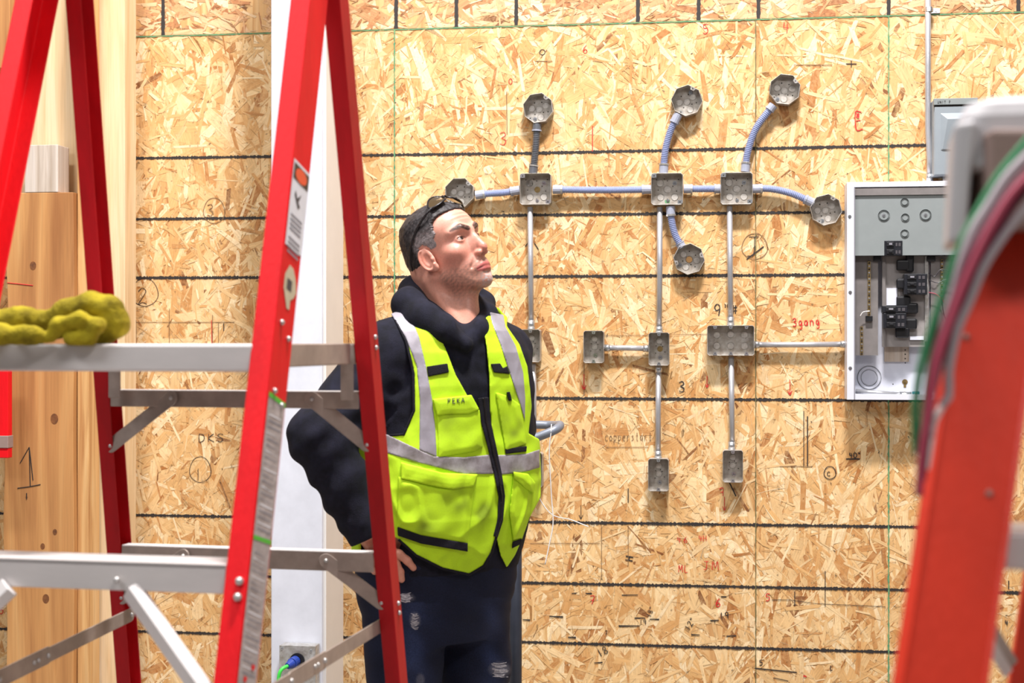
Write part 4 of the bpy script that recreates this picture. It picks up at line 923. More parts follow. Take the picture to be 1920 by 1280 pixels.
# teal thing between the legs, far left boards
tb=MB(); a=U(824,1238,4.20); tb.prism([(0,0),(.10,0),(.10,.42),(.01,.42)],'y',0,.09); o=fixn(tb.build('teal_bucket','teal',None,bevel=.01)); o.location=(a.x-.02,a.y-.25,a.z-.42-.02); 
o.location.z=0; 
for v in o.data.vertices: v.co.z*= (a.z-.02)/.42
tag(o,"teal plastic container behind the worker's legs",'container')
a=wl(-4,855,.30); rb=thing('red_bracket','end of a red fibreglass rail at the far left edge, below the cloth','rail',w2(a[0],-.37,a[1]),-TH)
sx2=wl(15,855,.37)[0]-a[0]; 
m=MB(); m.box((-.12,0,0),(sx2,.03,.36)); m.build('rail_end','red',rb,bevel=.002)
m=MB(); m.box((-.13,-.004,.032),(sx2+.002,.034,.072)); m.build('rail_band','capin',rb,bevel=.002)
m=MB(); m.box((-.12,.03,.14),(-.07,.37,.30)); m.build('mounting_arm','redd',rb,bevel=.002)
timber('timber_board','short orange timber at the top left corner, behind the red ladder','timber',-90,18,None,.26,.118,'wood_orange',pbot=130)
# ================================================================ solids shaped by distance fields
def surface_nets(Fv, o, h):
    s=Fv<0; nx,ny,nz=Fv.shape
    c=[(i,j,k) for i in (0,1) for j in (0,1) for k in (0,1)]
    sl=lambda A,i,j,k:A[i:nx-1+i,j:ny-1+j,k:nz-1+k]
    cnt=sum(sl(s,*q).astype(np.int8) for q in c); act=(cnt>0)&(cnt<8)
    I,J,K=np.nonzero(act); idm=-np.ones(act.shape,dtype=np.int64); idm[I,J,K]=np.arange(len(I))
    acc=np.zeros((len(I),3)); n=np.zeros(len(I))
    for a in c:
        for d in range(3):
            if a[d]==1: continue
            b=list(a); b[d]=1
            fa=Fv[I+a[0],J+a[1],K+a[2]]; fb=Fv[I+b[0],J+b[1],K+b[2]]; m=(fa<0)!=(fb<0)
            t=np.where(m,fa/np.where(m,fa-fb,1),0)
            p=np.array(a,float)[None,:].repeat(len(I),0); p[:,d]+=t
            acc+=p*m[:,None]; n+=m
    V=np.stack([I,J,K],1)+acc/n[:,None]; V=V*h+np.array(o)[None,:]
    Q=[]
    for d in range(3):
        A=[slice(None)]*3; B=[slice(None)]*3; A[d]=slice(0,-1); B[d]=slice(1,None)
        a=s[tuple(A)]; b=s[tuple(B)]; cr_=a!=b
        i,j,k=np.nonzero(cr_); e=[1,2] if d==0 else ([2,0] if d==1 else [0,1])
        g=np.stack([i,j,k],1); ok=np.ones(len(i),bool)
        for x in e: ok&=(g[:,x]>=1)&(g[:,x]<Fv.shape[x]-1)
        g=g[ok]; sg=a[g[:,0],g[:,1],g[:,2]]
        def at(d1,d2):
            q=g.copy(); q[:,e[0]]-=d1; q[:,e[1]]-=d2; return idm[q[:,0],q[:,1],q[:,2]]
        q=np.stack([at(1,1),at(0,1),at(0,0),at(1,0)],1); q[~sg]=q[~sg][:,::-1]; Q.append(q)
    Q=np.concatenate(Q); Q=Q[(Q>=0).all(1)]
    return V,Q
def grid(lo,hi,h):
    ax=[np.arange(lo[i],hi[i]+h,h) for i in range(3)]
    X,Y,Z=np.meshgrid(*ax,indexing='ij'); return X,Y,Z
def net(name, f, lo, hi, h, mt, parent=None, tone=None, org=(0,0,0), keep=None):
    call=(lambda a,b,c:f(a,b,c)) if f.__code__.co_argcount>=3 else (lambda a,b,c:f((a,b,c)))
    B=6; n=[int(math.ceil((hi[i]-lo[i])/h/B))*B+1 for i in range(3)]
    ax=[lo[i]+h*np.arange(n[i]) for i in range(3)]
    cx=[lo[i]+h*(np.arange((n[i]-1)//B)*B+B/2) for i in range(3)]       # centres of blocks, then only the blocks near the surface
    XC,YC,ZC=np.meshgrid(*cx,indexing='ij'); fc=call(XC,YC,ZC); near=np.abs(fc)<B*h*.87*1.6+.012*(h>.0012)
    Fv=np.repeat(np.repeat(np.repeat(np.where(fc<0,-1.,1.),B,0),B,1),B,2); Fv=np.pad(Fv,((0,1),)*3,mode='edge')
    nf=np.zeros(Fv.shape,bool); bi,bj,bk=np.nonzero(near); r_=np.arange(B+1)
    I=(bi[:,None,None,None]*B+r_[None,:,None,None]); J=(bj[:,None,None,None]*B+r_[None,None,:,None]); K=(bk[:,None,None,None]*B+r_[None,None,None,:])
    nf[np.broadcast_to(I,(len(bi),B+1,B+1,B+1)).ravel(),np.broadcast_to(J,(len(bi),B+1,B+1,B+1)).ravel(),np.broadcast_to(K,(len(bi),B+1,B+1,B+1)).ravel()]=True
    i,j,k=np.nonzero(nf); Fv[i,j,k]=call(ax[0][i],ax[1][j],ax[2][k]); V,Q=surface_nets(Fv,lo,h)
    me=bpy.data.meshes.new(name); W=(V-np.array(org)).astype(np.float32)
    me.vertices.add(len(W)); me.vertices.foreach_set('co',W.ravel())
    me.loops.add(len(Q)*4); me.loops.foreach_set('vertex_index',Q.astype(np.int32).ravel())
    me.polygons.add(len(Q)); me.polygons.foreach_set('loop_start',np.arange(len(Q),dtype=np.int32)*4)
    me.polygons.foreach_set('use_smooth',[True]*len(Q)); me.update(calc_edges=True); me.validate()
    me.materials.append(M[mt])
    if tone:
        cc=tone(V[:,0],V[:,1],V[:,2]); a=np.ones((len(V),4),dtype=np.float32); a[:,:3]=cc
        me.color_attributes.new('tone','FLOAT_COLOR','POINT').data.foreach_set('color',a.ravel())
    o=bpy.data.objects.new(name,me); C.objects.link(o)
    if parent: o.parent=parent
    return o
def join_into(a, objs):
    import bmesh
    b=bmesh.new(); b.from_mesh(a.data)
    for o in objs: b.from_mesh(o.data)
    b.to_mesh(a.data); b.free()
    for o in objs: bpy.data.objects.remove(o)
def smin(a,b,k): h=np.clip(.5+.5*(b-a)/k,0,1); return b+(a-b)*h-k*h*(1-h)
def smax(a,b,k): return -smin(-a,-b,k)
def ell(P,c,r):
    x=[(P[i]-c[i])/r[i] for i in range(3)]; q=np.sqrt(x[0]**2+x[1]**2+x[2]**2)+1e-9
    g=np.sqrt((x[0]/r[0])**2+(x[1]/r[1])**2+(x[2]/r[2])**2)+1e-9; return q*(q-1)/g
def cap(P,a,b,r1,r2=None):
    r2=r1 if r2 is None else r2; a=np.array(a,float); b=np.array(b,float); d=b-a; L=(d**2).sum()
    pa=[P[i]-a[i] for i in range(3)]; t=np.clip((pa[0]*d[0]+pa[1]*d[1]+pa[2]*d[2])/L,0,1)
    return np.sqrt(sum((pa[i]-d[i]*t)**2 for i in range(3)))-(r1+(r2-r1)*t)
def sph(P,c,r): return np.sqrt(sum((P[i]-c[i])**2 for i in range(3)))-r
def chain(P,pts,rr,k=None):
    out=None
    for i in range(len(pts)-1):
        r1=rr[i] if hasattr(rr,'__len__') else rr; r2=rr[i+1] if hasattr(rr,'__len__') else rr
        d=cap(P,pts[i],pts[i+1],r1,r2); out=d if out is None else (smin(out,d,k) if k else np.minimum(out,d))
    return out
def polysd(x,y,poly):
    d=np.full(x.shape,1e9); ins=np.zeros(x.shape,bool); n=len(poly)
    for i in range(n):
        ax,ay=poly[i]; bx,by=poly[(i+1)%n]; ex,ey=bx-ax,by-ay; wx,wy=x-ax,y-ay
        t=np.clip((wx*ex+wy*ey)/(ex*ex+ey*ey+1e-12),0,1); d=np.minimum(d,(wx-ex*t)**2+(wy-ey*t)**2)
        c=(ay>y)!=(by>y); xi=ax+(y-ay)/(by-ay+1e-12)*ex; ins^=c&(x<xi)
    d=np.sqrt(d); return np.where(ins,-d,d)
def waves(P,seed,n,f0,f1,sc=(1,1,1)):
    r=np.random.RandomState(seed); out=0
    for i in range(n):
        v=r.randn(3); v/=np.linalg.norm(v); f=r.uniform(f0,f1); ph=r.uniform(0,6.3)
        out=out+np.sin(f*(v[0]*P[0]*sc[0]+v[1]*P[1]*sc[1]+v[2]*P[2]*sc[2])+ph+.8*np.sin(.6*f*(v[1]*P[0]-v[0]*P[2])))
    return out/n
def attrmat(name,rough=.6,noise=.15,nscale=300,bump=.3,bscale=300,sss=0,spec=.4):
    m=bpy.data.materials.new(name); m.use_nodes=True; t=m.node_tree; b=t.nodes['Principled BSDF']; b.inputs['Roughness'].default_value=rough; b.inputs['Specular IOR Level'].default_value=spec
    at=t.nodes.new('ShaderNodeAttribute'); at.attribute_name='tone'; co=t.nodes.new('ShaderNodeTexCoord')
    n=t.nodes.new('ShaderNodeTexNoise'); n.inputs['Scale'].default_value=nscale; n.inputs['Detail'].default_value=3; t.links.new(co.outputs['Object'],n.inputs['Vector'])
    r=t.nodes.new('ShaderNodeMapRange'); r.inputs['From Min'].default_value=.3; r.inputs['From Max'].default_value=.7; r.inputs['To Min'].default_value=1-noise; r.inputs['To Max'].default_value=1+noise*.4
    t.links.new(n.outputs['Fac'],r.inputs['Value']); s=t.nodes.new('ShaderNodeVectorMath'); s.operation='SCALE'; t.links.new(at.outputs['Color'],s.inputs[0]); t.links.new(r.outputs[0],s.inputs['Scale'])
    t.links.new(s.outputs[0],b.inputs['Base Color'])
    if sss: b.inputs['Subsurface Weight'].default_value=sss; b.inputs['Subsurface Radius'].default_value=(1,.3,.15); b.inputs['Subsurface Scale'].default_value=.004
    n2=t.nodes.new('ShaderNodeTexNoise'); n2.inputs['Scale'].default_value=bscale; n2.inputs['Detail'].default_value=3; t.links.new(co.outputs['Object'],n2.inputs['Vector'])
    bp=t.nodes.new('ShaderNodeBump'); bp.inputs['Strength'].default_value=bump; bp.inputs['Distance'].default_value=.001; t.links.new(n2.outputs['Fac'],bp.inputs['Height']); t.links.new(bp.outputs[0],b.inputs['Normal'])
    return m
M['skin']=attrmat('skin',.42,.10,260,.12,500,.15,.5)
M['hair']=attrmat('hair',.5,.6,520,.8,600)
M['vest']=attrmat('vest_fabric',.75,.08,500,.25,900)
M['hoodie']=cloth('navy_fleece',srgb(28,28,43),srgb(14,14,23),30,.6,700)
M['jeans']=attrmat('denim',.85,.35,420,.6,900,0,.25)
M['silver']=mat('reflective_tape',srgb(164,160,170),.55,.1,col2=srgb(142,136,144),nscale=14,bump=.15,bscale=600)
M['silverd']=mat('soiled_tape',srgb(168,162,168),.55,.1,col2=srgb(108,98,98),nscale=16,bump=.15,bscale=600)
M['tab']=cloth('black_webbing',srgb(30,28,36),srgb(20,18,24))
M['eyew']=mat('eye_white',srgb(186,172,166),.2); M['iris']=mat('iris',srgb(46,34,28),.1)
M['lens']=mat('sunglass_lens',srgb(84,66,40),.12,.3,coat=1.0); M['frame']=mat('sunglass_frame',srgb(26,22,26),.25)
M['ripw']=cloth('torn_threads',srgb(206,202,206),srgb(160,156,164),200)
M['boot']=cloth('boot_leather',srgb(120,84,50),srgb(84,58,36),20,.4,200,.6)
K_=F/3.5
def PX(P): return 960+F*P[0]/P[1], 640-F*(P[2]-EYE)/P[1]
def S_(v): return np.array(U(*v))
YT=3.5; yaw=R(35); bx,by=math.cos(yaw),math.sin(yaw)
# ---------------------------------------------------------------- body shape under the clothes
def zpy(py): return EYE-(py-640)/K_
tab=np.array([(590,850,.075,.07),(620,852,.145,.098),(660,856,.176,.112),(720,852,.196,.124),(800,846,.205,.130),(860,838,.214,.140),(900,834,.218,.146),(960,832,.212,.146),(1010,830,.200,.138),(1060,822,.190,.130),(1110,820,.182,.124),(1200,822,.12,.10)])
tz=zpy(tab[:,0])[::-1]; tcx=((tab[:,1]-960)/K_)[::-1]; ta=tab[:,2][::-1]; td=tab[:,3][::-1]
def torso(P):
    z=P[2]; cx=np.interp(z,tz,tcx); a=np.interp(z,tz,ta); d=np.interp(z,tz,td)
    x=P[0]-cx; y=P[1]-YT; u=x*bx+y*by; v=-x*by+y*bx
    q=((np.abs(u)/a)**2.35+(np.abs(v)/d)**2.35)**(1/2.35)+1e-6; r=np.sqrt(u*u+v*v)
    f=r*(1-1/q); f=np.where(q<.3,-.07,f)
    return np.maximum(f,np.maximum(z-zpy(600),zpy(1190)-z))
SL=S_((727,664,3.41)); SR=S_((942,662,3.62)); NK=S_((850,600,3.52))
def shoulders(P):
    f=cap(P,SL,SR,.058); f=smin(f,cap(P,S_((845,590,3.53)),SL,.060,.050),.03); f=smin(f,cap(P,S_((860,590,3.53)),SR,.060,.050),.03); return f
def trunk(P): return smin(torso(P),shoulders(P),.05)
EL=S_((603,818,3.32)); WL=S_((684,992,3.315)); ER=S_((955,800,3.76)); WR=S_((958,915,3.66))
def arms(P,g=0.0):
    a=smin(cap(P,SL,EL,.074+g,.071+g),cap(P,EL,WL,.073+g,.047+g),.02)
    b=smin(cap(P,SR,ER,.060+g,.060+g),cap(P,ER,WR,.060+g,.042+g),.02); return a,b
def folds(P): return .0045*waves(P,11,7,28,75)+.0018*waves(P,12,6,90,180)
def vfold(P):
    a=waves(P,5,6,18,55,(1,1,.55)); b=waves(P,6,5,30,70,(1,1,.8)); return .0045*a+.0050*(1-np.abs(b)*3.2)*np.clip((1.30-P[2])/.25,.25,1)*(np.abs(b)<.31)+.0012*waves(P,7,6,90,200)
def legs(P):
    a=chain(P,[S_((752,1085,3.455)),S_((758,1240,3.44)),S_((762,1420,3.43)),S_((770,1750,3.47))],[.098,.084,.074,.062],.03)
    b=chain(P,[S_((882,1090,3.57)),S_((888,1240,3.56)),S_((890,1420,3.54)),S_((892,1720,3.60))],[.096,.082,.074,.062],.03)
    return np.minimum(a,b) if False else smin(a,b,.035)
def jeans_f(P):
    z=P[2]; f=smin(torso(P)-.004,legs(P),.03); f=np.maximum(f,z-zpy(1015)); f=np.maximum(f,.075-z)
    return f-.0035*waves(P,21,7,30,80,(1,1,1.6))*np.clip((zpy(1050)-z)/.1,0,1)-.003*np.abs(np.sin(70*(z+.35*P[0])+2*np.sin(9*P[0])))*np.exp(-((z-zpy(1120))/.07)**2)
per=thing('person','person in a yellow-green reflective vest over a black hoodie, hand on hip, looking up right','person',(-.18,3.5,0))
POS=(-.18,3.5,0)
# ---------------------------------------------------------------- head
HY,HP_,HR_=R(52),R(20),R(9); HC=np.array((-.1570,3.5,1.628))
f_=np.array([math.sin(HY)*math.cos(HP_),-math.cos(HY)*math.cos(HP_),math.sin(HP_)]); l_=np.array([math.cos(HY),math.sin(HY),0.]); u_=np.cross(l_,f_); u_=u_ if u_[2]>0 else -u_
l2=l_*math.cos(HR_)+u_*math.sin(HR_); u2=u_*math.cos(HR_)-l_*math.sin(HR_); HM=np.stack([l2,f_,u2],1)
def tol(P): d=[P[i]-HC[i] for i in range(3)]; return [sum(d[i]*HM[i,k] for i in range(3)) for k in range(3)]
def H2W(p): return HC+HM@np.array(p,float)
def skull(L):
    A=[np.abs(L[0]),L[1],L[2]]
    f=ell(A,(0,-.004,.036),(.0735,.086,.070)); f=smin(f,ell(A,(0,-.034,.000),(.062,.058,.066)),.02)
    return f
def headf(P):
    L=tol(P); A=[np.abs(L[0]),L[1],L[2]]; f=skull(L)
    f=smin(f,ell(A,(0,.030,-.022),(.0625,.058,.084)),.02)
    f=smin(f,ell(A,(0,.042,.040),(.060,.044,.046)),.02)
    f=smin(f,ell(A,(0,.034,-.070),(.053,.050,.041)),.02)
    f=smin(f,cap(A,(.053,-.004,-.050),(.020,.066,-.098),.015,.013),.018)
    f=smin(f,sph(A,(0,.078,-.099),.0185),.02)
    f=smin(f,ell(A,(.041,.058,-.022),(.022,.022,.020)),.015)
    f=smin(f,ell(A,(0,.076,-.066),(.030,.023,.026)),.015)
    f=smin(f,chain(A,[(.008,.090,.021),(.028,.0875,.027),(.047,.070,.022)],[.007,.0085,.007]),.012)
    # eye sockets
    f=smax(f,-ell(A,(.0335,.098,.0045),(.0165,.0140,.0110)),.010)
    f=smin(f,ell(A,(0,.086,-.020),(.0165,.016,.026)),.008); f=smin(f,chain(A,[(0,.088,.018),(0,.0965,-.004),(0,.1075,-.027)],[.0078,.0070,.0082],.005),.010)
    f=smin(f,sph(A,(0,.1080,-.0335),.0090),.007)
    f=smin(f,ell(A,(.0115,.0985,-.0405),(.0066,.0095,.0068)),.006)
    f=smax(f,-ell(A,(.0058,.1030,-.0465),(.0030,.0050,.0040)),.002)
    f=smax(f,-cap(A,(.0205,.094,-.046),(.031,.080,-.066),.0012,.0008),.010)     # smile fold
    # lips
    f=smax(f,-cap(A,(0,.1035,-.056),(0,.104,-.060),.0022),.004)
    f=smin(f,chain(A,[(0,.0975,-.0685),(.010,.0965,-.0680),(.024,.0865,-.0735)],[.0029,.0027,.0013]),.006)
    f=smin(f,chain(A,[(0,.0960,-.0790),(.010,.0950,-.0785),(.022,.0860,-.0755)],[.0036,.0032,.0015]),.006)
    f=smax(f,-chain(A,[(0,.1025,-.0735),(.010,.1012,-.0732),(.027,.0885,-.0755)],[.0010,.0010,.0008]),.0025)
    f=smax(f,-ell(A,(0,.098,-.0875),(.014,.0045,.0035)),.006)
    # eyelids around the ball
    bl=sph(A,(.0315,.0715,.0030),.0143); e=A[2]-.0030; xx=(A[0]-.0315)/.0135
    top=.0047*np.sqrt(np.clip(1-xx**2,0,1))-.0004; bot=-.0036*np.sqrt(np.clip(1-xx**2,0,1))
    slit=np.maximum(np.maximum(e-top,bot-e),.079-A[1]); lids=smax(bl,-slit,.0010); f=smin(f,lids,.0035)
    f=smax(f,-cap(A,(.021,.0885,.0125),(.041,.0835,.0125),.0009),.0035)
    # forehead lines
    f=f+.0007*np.cos((A[2]+.18*A[0]**2*10)*620)*np.clip(1-((A[2]-.058)/.017)**2,0,1)*np.clip(1-(A[0]/.045)**2,0,1)*(A[1]>.04)
    # ear
    ya=A[1]-.003; za=A[2]+.013; ca_,sa_=math.cos(R(14)),math.sin(R(14)); ey=ya*ca_+za*sa_; ez=-ya*sa_+za*ca_
    fl_=(A[0]-(.0745-.28*np.minimum(ey,.006)));
    E=[fl_,ey,ez]
    ear=ell(E,(0,0,-.001),(.0050,.0178,.0300)); ear=smin(ear,ell(E,(-.001,.006,-.026),(.0045,.0085,.0095)),.005)
    rim=[]
    for k in range(13): a=R(-60+k*22); rim.append((.0035,-.0150*math.cos(a)*1.0 if False else -.0150*math.sin(R(k*18+8)),.026*math.cos(R(k*18+8))))
    ear=smin(ear,chain(E,rim,.0030),.002)
    ear=smax(ear,-ell(E,(.0075,.002,.000),(.0068,.0092,.0165)),.003)
    ear=smin(ear,sph(E,(.001,.012,-.007),.0042),.004)
    f=smin(f,ear,.0035)
    # neck
    nb=S_((862,628,3.50)); n0=H2W((0,-.028,-.050))
    nk=cap(P,n0,nb,.056,.062); nk=smin(nk,cap(P,H2W((-.052,-.030,-.055)),S_((868,625,3.43)),.013,.011),.02); nk=smin(nk,cap(P,H2W((0,.028,-.085)),S_((880,612,3.45)),.024,.020),.03)
    nk=smin(nk,cap(P,H2W((.0,-.05,-.03)),S_((835,600,3.57)),.050,.058),.03)
    nk=smax(nk,-cap(P,S_((828,575,3.43)),S_((880,560,3.42)),.0015),.006)
    f=smin(f,nk,.022)
    return f
def skintone(x,y,z):
    L=tol((x,y,z)); ax_=np.abs(L[0]); base=np.array(srgb(214,152,132)[:3]); c=np.repeat(base[None,:],len(x),0)
    def mixin(w,col): 
        nonlocal c; w=np.clip(w,0,1)[:,None]; c=c*(1-w)+np.array(srgb(*col)[:3])[None,:]*w
    g=lambda cx,cy,cz,s: np.exp(-(((ax_-cx)**2+(L[1]-cy)**2+(L[2]-cz)**2)/s**2))
    nz=np.clip(.5+1.1*waves((x,y,z),3,9,500,1500),0,1)
    mixin(.50*g(.045,.050,-.038,.040),(184,96,80)); mixin(.55*g(0,.112,-.034,.016),(190,98,82)); mixin(.5*g(.079,-.01,-.01,.022),(212,122,100))
    mixin(.35*np.exp(-((L[2]+.13)/.05)**2),(184,120,92))
    mixin(.45*g(.030,.09,-.002,.014),(196,128,104))
    # stubble, goatee
    mixin(np.clip(.15+.75*nz,0,1)*((L[2]<-.035)&(L[1]>0.0))*np.clip((-.035-L[2])/.02,0,1)*np.clip(1.3-np.abs(L[2]+.085)/.05,0,1)*np.clip((L[1]-.0)/.02,0,1),(142,108,94))
    mixin(np.clip(1.6*nz-.35,0,1)*np.exp(-((ax_/.020)**4))*np.exp(-((L[2]+.099)/.014)**2)*(L[1]>.06),(198,190,190))
    mixin(.45*nz*np.exp(-((ax_/.024)**4))*np.exp(-((L[2]+.060)/.006)**2)*(L[1]>.07),(132,104,96))
    # lips
    li=np.minimum(chain([ax_,L[1],L[2]],[(0,.1,-.0685),(.010,.0985,-.0685),(.023,.088,-.0735)],.0042),chain([ax_,L[1],L[2]],[(0,.1,-.079),(.010,.0985,-.0785),(.021,.088,-.0755)],.0050))
    mixin(.9*np.clip(1-li/.0015,0,1),(178,92,88))
    mixin(.9*np.clip(1-chain([ax_,L[1],L[2]],[(0,.1025,-.0735),(.010,.101,-.0732),(.026,.088,-.0755)],.0006)/.0012,0,1),(96,44,42))
    # brows
    br=chain([ax_,L[1],L[2]],[(.013,.098,.0225),(.030,.094,.031),(.050,.074,.0255)],[.0058,.0060,.0026])
    mixin((.7+.4*nz)*np.clip(1-br/.0022,0,1),(38,28,26))
    # lashes / lid edge
    e=L[2]-.003; xx=(ax_-.0315)/.0135; d=np.abs(e-.0047*np.sqrt(np.clip(1-xx**2,0,1)))
    mixin(.85*(np.abs(xx)<1.0)*np.clip(1-d/.0016,0,1)*(L[1]>.078),(50,32,28))
    return c
h0=H2W((0,0,0)); lo=(-.33,3.33,1.385); hi=(.015,3.66,1.775)
body=net('body',headf,lo,hi,.0017,'skin',per,skintone,POS)
# eyes
gz=Vector(HM@np.array((.30,.78,.62))).normalized()
for sg in (-1,1):
    c=Vector(H2W((sg*.0315,.0715,.003)))-Vector(POS); m=MB(); m.ball((0,0,0),.0126,24,16); e=m.build('eye','eyew',per,smooth=True); e.location=c
    # iris disc bulging on the ball, turned to where he looks
    g_=(Vector(HM[:,1])*.86+gz*.5).normalized(); A=g_.cross(Vector((0,0,1))).normalized(); B=A.cross(g_); vs_=[tuple(g_*.0131)]; fs=[]
    for k in range(1,5):
        rr=.0060*k/4
        for i in range(20): a=2*math.pi*i/20; vs_.append(tuple(A*rr*math.cos(a)+B*rr*math.sin(a)+g_*math.sqrt(.0131**2-rr*rr)))
    fs=[(0,1+i,1+(i+1)%20) for i in range(20)]
    for k in range(3):
        for i in range(20): a=1+k*20+i; b_=1+k*20+(i+1)%20; fs.append((a,a+20,b_+20,b_))
    m=MB(); m.add(vs_,fs); fixn(m.build('iris','iris',e,smooth=True))
# hair
HL=[(.066,.140),(.086,.088),(.076,.076),(.055,.071),(.043,.056),(.044,.036),(.036,.024),(.035,-.002),(.030,-.024),(.022,-.022),(.017,.004),(.004,.024),(-.012,.020),(-.020,-.014),(-.030,-.070),(-.050,-.085),(-.12,-.08),(-.15,.02),(-.14,.14)]
def hairf(P):
    L=tol(P); th=.0022+.0085*np.clip((L[2]-.035)/.05,0,1)*np.clip((.086-L[1])/.035,.08,1)+.003*np.clip((-L[1]-.02)/.06,0,1)
    st=waves([L[0]*1.0,L[1]*.25,L[2]*.6],8,10,250,700)*.0026+waves([L[0],L[1]*.4,L[2]*.8],18,6,900,1600)*.0008
    b=smin(skull(L),ell([np.abs(L[0]),L[1],L[2]],(0,.042,.040),(.060,.044,.046)),.02)
    reg=polysd(L[1]+.0012*np.sin(330*L[2])+.0014*np.sin(1100*L[2]+300*L[0]),L[2],HL)
    return smax(smax(b-th-st,reg,.004),-(b+.004),.002)
def hairtone(x,y,z):
    L=tol((x,y,z)); g=np.clip(1-(L[2]-.034)/.026,0,1)*np.clip((L[1]+.030)/.02,0,1); nz=np.clip(.5+1.2*waves([L[0],L[1]*.5,L[2]],4,9,500,1500),0,1)
    w=(np.clip(g*(.6+.7*nz)+.12*nz,0,1)*.92)[:,None]; d=np.array(srgb(34,28,30)[:3]); gr=np.array(srgb(172,162,162)[:3]); return d*(1-w)+gr*w
net('hair',hairf,lo,hi,.0017,'hair',per,hairtone,POS)
# ---------------------------------------------------------------- hoodie
HOOD=[S_((815,522,3.60)),S_((775,548,3.54)),S_((768,572,3.46)),S_((795,600,3.40)),S_((838,622,3.375)),S_((872,645,3.37))]
HOOD2=[S_((815,522,3.60)),S_((870,540,3.64)),S_((905,568,3.60)),S_((908,592,3.52)),S_((893,618,3.43)),S_((874,645,3.385))]
def hoodief(P):
    a,b=arms(P); t=trunk(P)-.006
    # cloth rings near elbow and cuff
    f=smin(t,a,.025); f=smin(f,b,.025)
    d=np.array(WL-EL); L=np.linalg.norm(d); s=((P[0]-EL[0])*d[0]+(P[1]-EL[1])*d[1]+(P[2]-EL[2])*d[2])/L
    rings=.005*np.sin(s*95+3*np.sin(14*P[0])+2*np.sin(17*P[2]))*np.clip(1-np.abs(s-.10)/.18,0,1)
    f=np.where(a<.03,f-rings,f)-folds(P)
    h=np.minimum(chain(P,HOOD,[.034,.033,.038,.037,.030,.018],.02),chain(P,HOOD2,[.040,.034,.026,.026,.024,.016],.02))
    h=smin(h,cap(P,S_((800,560,3.60)),S_((835,580,3.68)),.050,.055),.03)
    h=h-.0035*waves(P,31,6,40,90)
    f=smin(f,h,.014)
    # drawn opening at the throat
    f=smax(f,-cap(P,S_((872,575,3.43)),S_((873,622,3.345)),.034,.012),.010)
    f=smax(f,-cap(P,H2W((0,-.02,-.06)),S_((856,585,3.50)),.052,.050),.008)
    f=smax(f,-cap(P,S_((880,660,3.345)),S_((912,790,3.33)),.0015),.006)
    f=np.maximum(f,zpy(1062)-P[2])
    dd=(P[0]-WL[0])*d[0]/L+(P[1]-WL[1])*d[1]/L+(P[2]-WL[2])*d[2]/L
    near=np.sqrt((P[0]-WL[0])**2+(P[1]-WL[1])**2+(P[2]-WL[2])**2)<.09
    return np.where(near,np.maximum(f,dd-.022),f)
net('hoodie',hoodief,(-.53,3.16,.86),(.11,3.92,1.63),.0036,'hoodie',per,None,POS)
# ---------------------------------------------------------------- vest
def vbase(P): return smin(torso(P),shoulders(P),.05)-.017-vfold(P)
VPOLY=[(655,985),(700,988),(747,1010),(780,1040),(830,1065),(880,1076),(906,1060),(921,1035),(930,1005),(938,1040),(950,1064),(966,1040),(979,1010),(993,970),(1015,930),(1015,600),(975,588),(915,592),(903,602),(912,650),(917,700),(918,760),(921,800),(926,850),(933,889),(921,852),(905,795),(880,748),(855,703),(835,652),(812,598),(790,560),(655,560)]
ARML=[(640,560),(733,560),(745,600),(763,640),(776,700),(776,770),(757,815),(728,816),(690,800),(640,830)]
ARMR=[(952,560),(951,612),(974,645),(989,687),(994,730),(997,762),(991,812),(1040,840),(1060,560)]
def front(P): return P[1]<YT+.10-.0*P[0]
def vestf(P):
    px,py=PX(P); b=vbase(P); sh=np.maximum(b,-(b+.007))
    v=-(P[0]-np.interp(P[2],tz,tcx))*by+(P[1]-YT)*bx      # depth in the body's own frame: negative is his front
    m=polysd(px,py,VPOLY)/K_; fr=v<.0
    m=np.where(fr,m,np.maximum(P[2]-zpy(575),zpy(1035)-P[2]))
    f=smax(sh,m,.002)
    al=polysd(px,py,ARML)/K_; ar=polysd(px,py,ARMR)/K_
    f=smax(f,-al,.002); f=smax(f,-ar,.002)
    return f
DIRT=[(840,800,20),(905,835,14),(860,940,26),(800,985,22),(905,960,18),(960,800,22),(880,870,12),(955,740,12),(780,860,14)]
def vtone(x,y,z):
    c=np.repeat(np.array(srgb(186,226,26)[:3])[None,:],len(x),0); px,py=PX((x,y,z)); n=np.clip(.5+.9*waves((x,y,z),41,9,60,260),0,1)
    w=np.zeros(len(x))
    for a,b_,s in DIRT: w+=.8*np.exp(-((px-a)**2+(py-b_)**2)/s**2)*n
    w=np.clip(w+.22*np.clip(n-.55,0,1),0,.65)[:,None]; return c*(1-w)+np.array(srgb(88,96,24)[:3])[None,:]*w
VLO=(-.40,3.20,.86); VHI=(.09,3.80,1.53)
vest=net('safety_vest',lambda X,Y,Z:vestf((X,Y,Z)),VLO,VHI,.003,'vest',per,vtone,POS)
vest['label']='yellow-green high visibility vest'
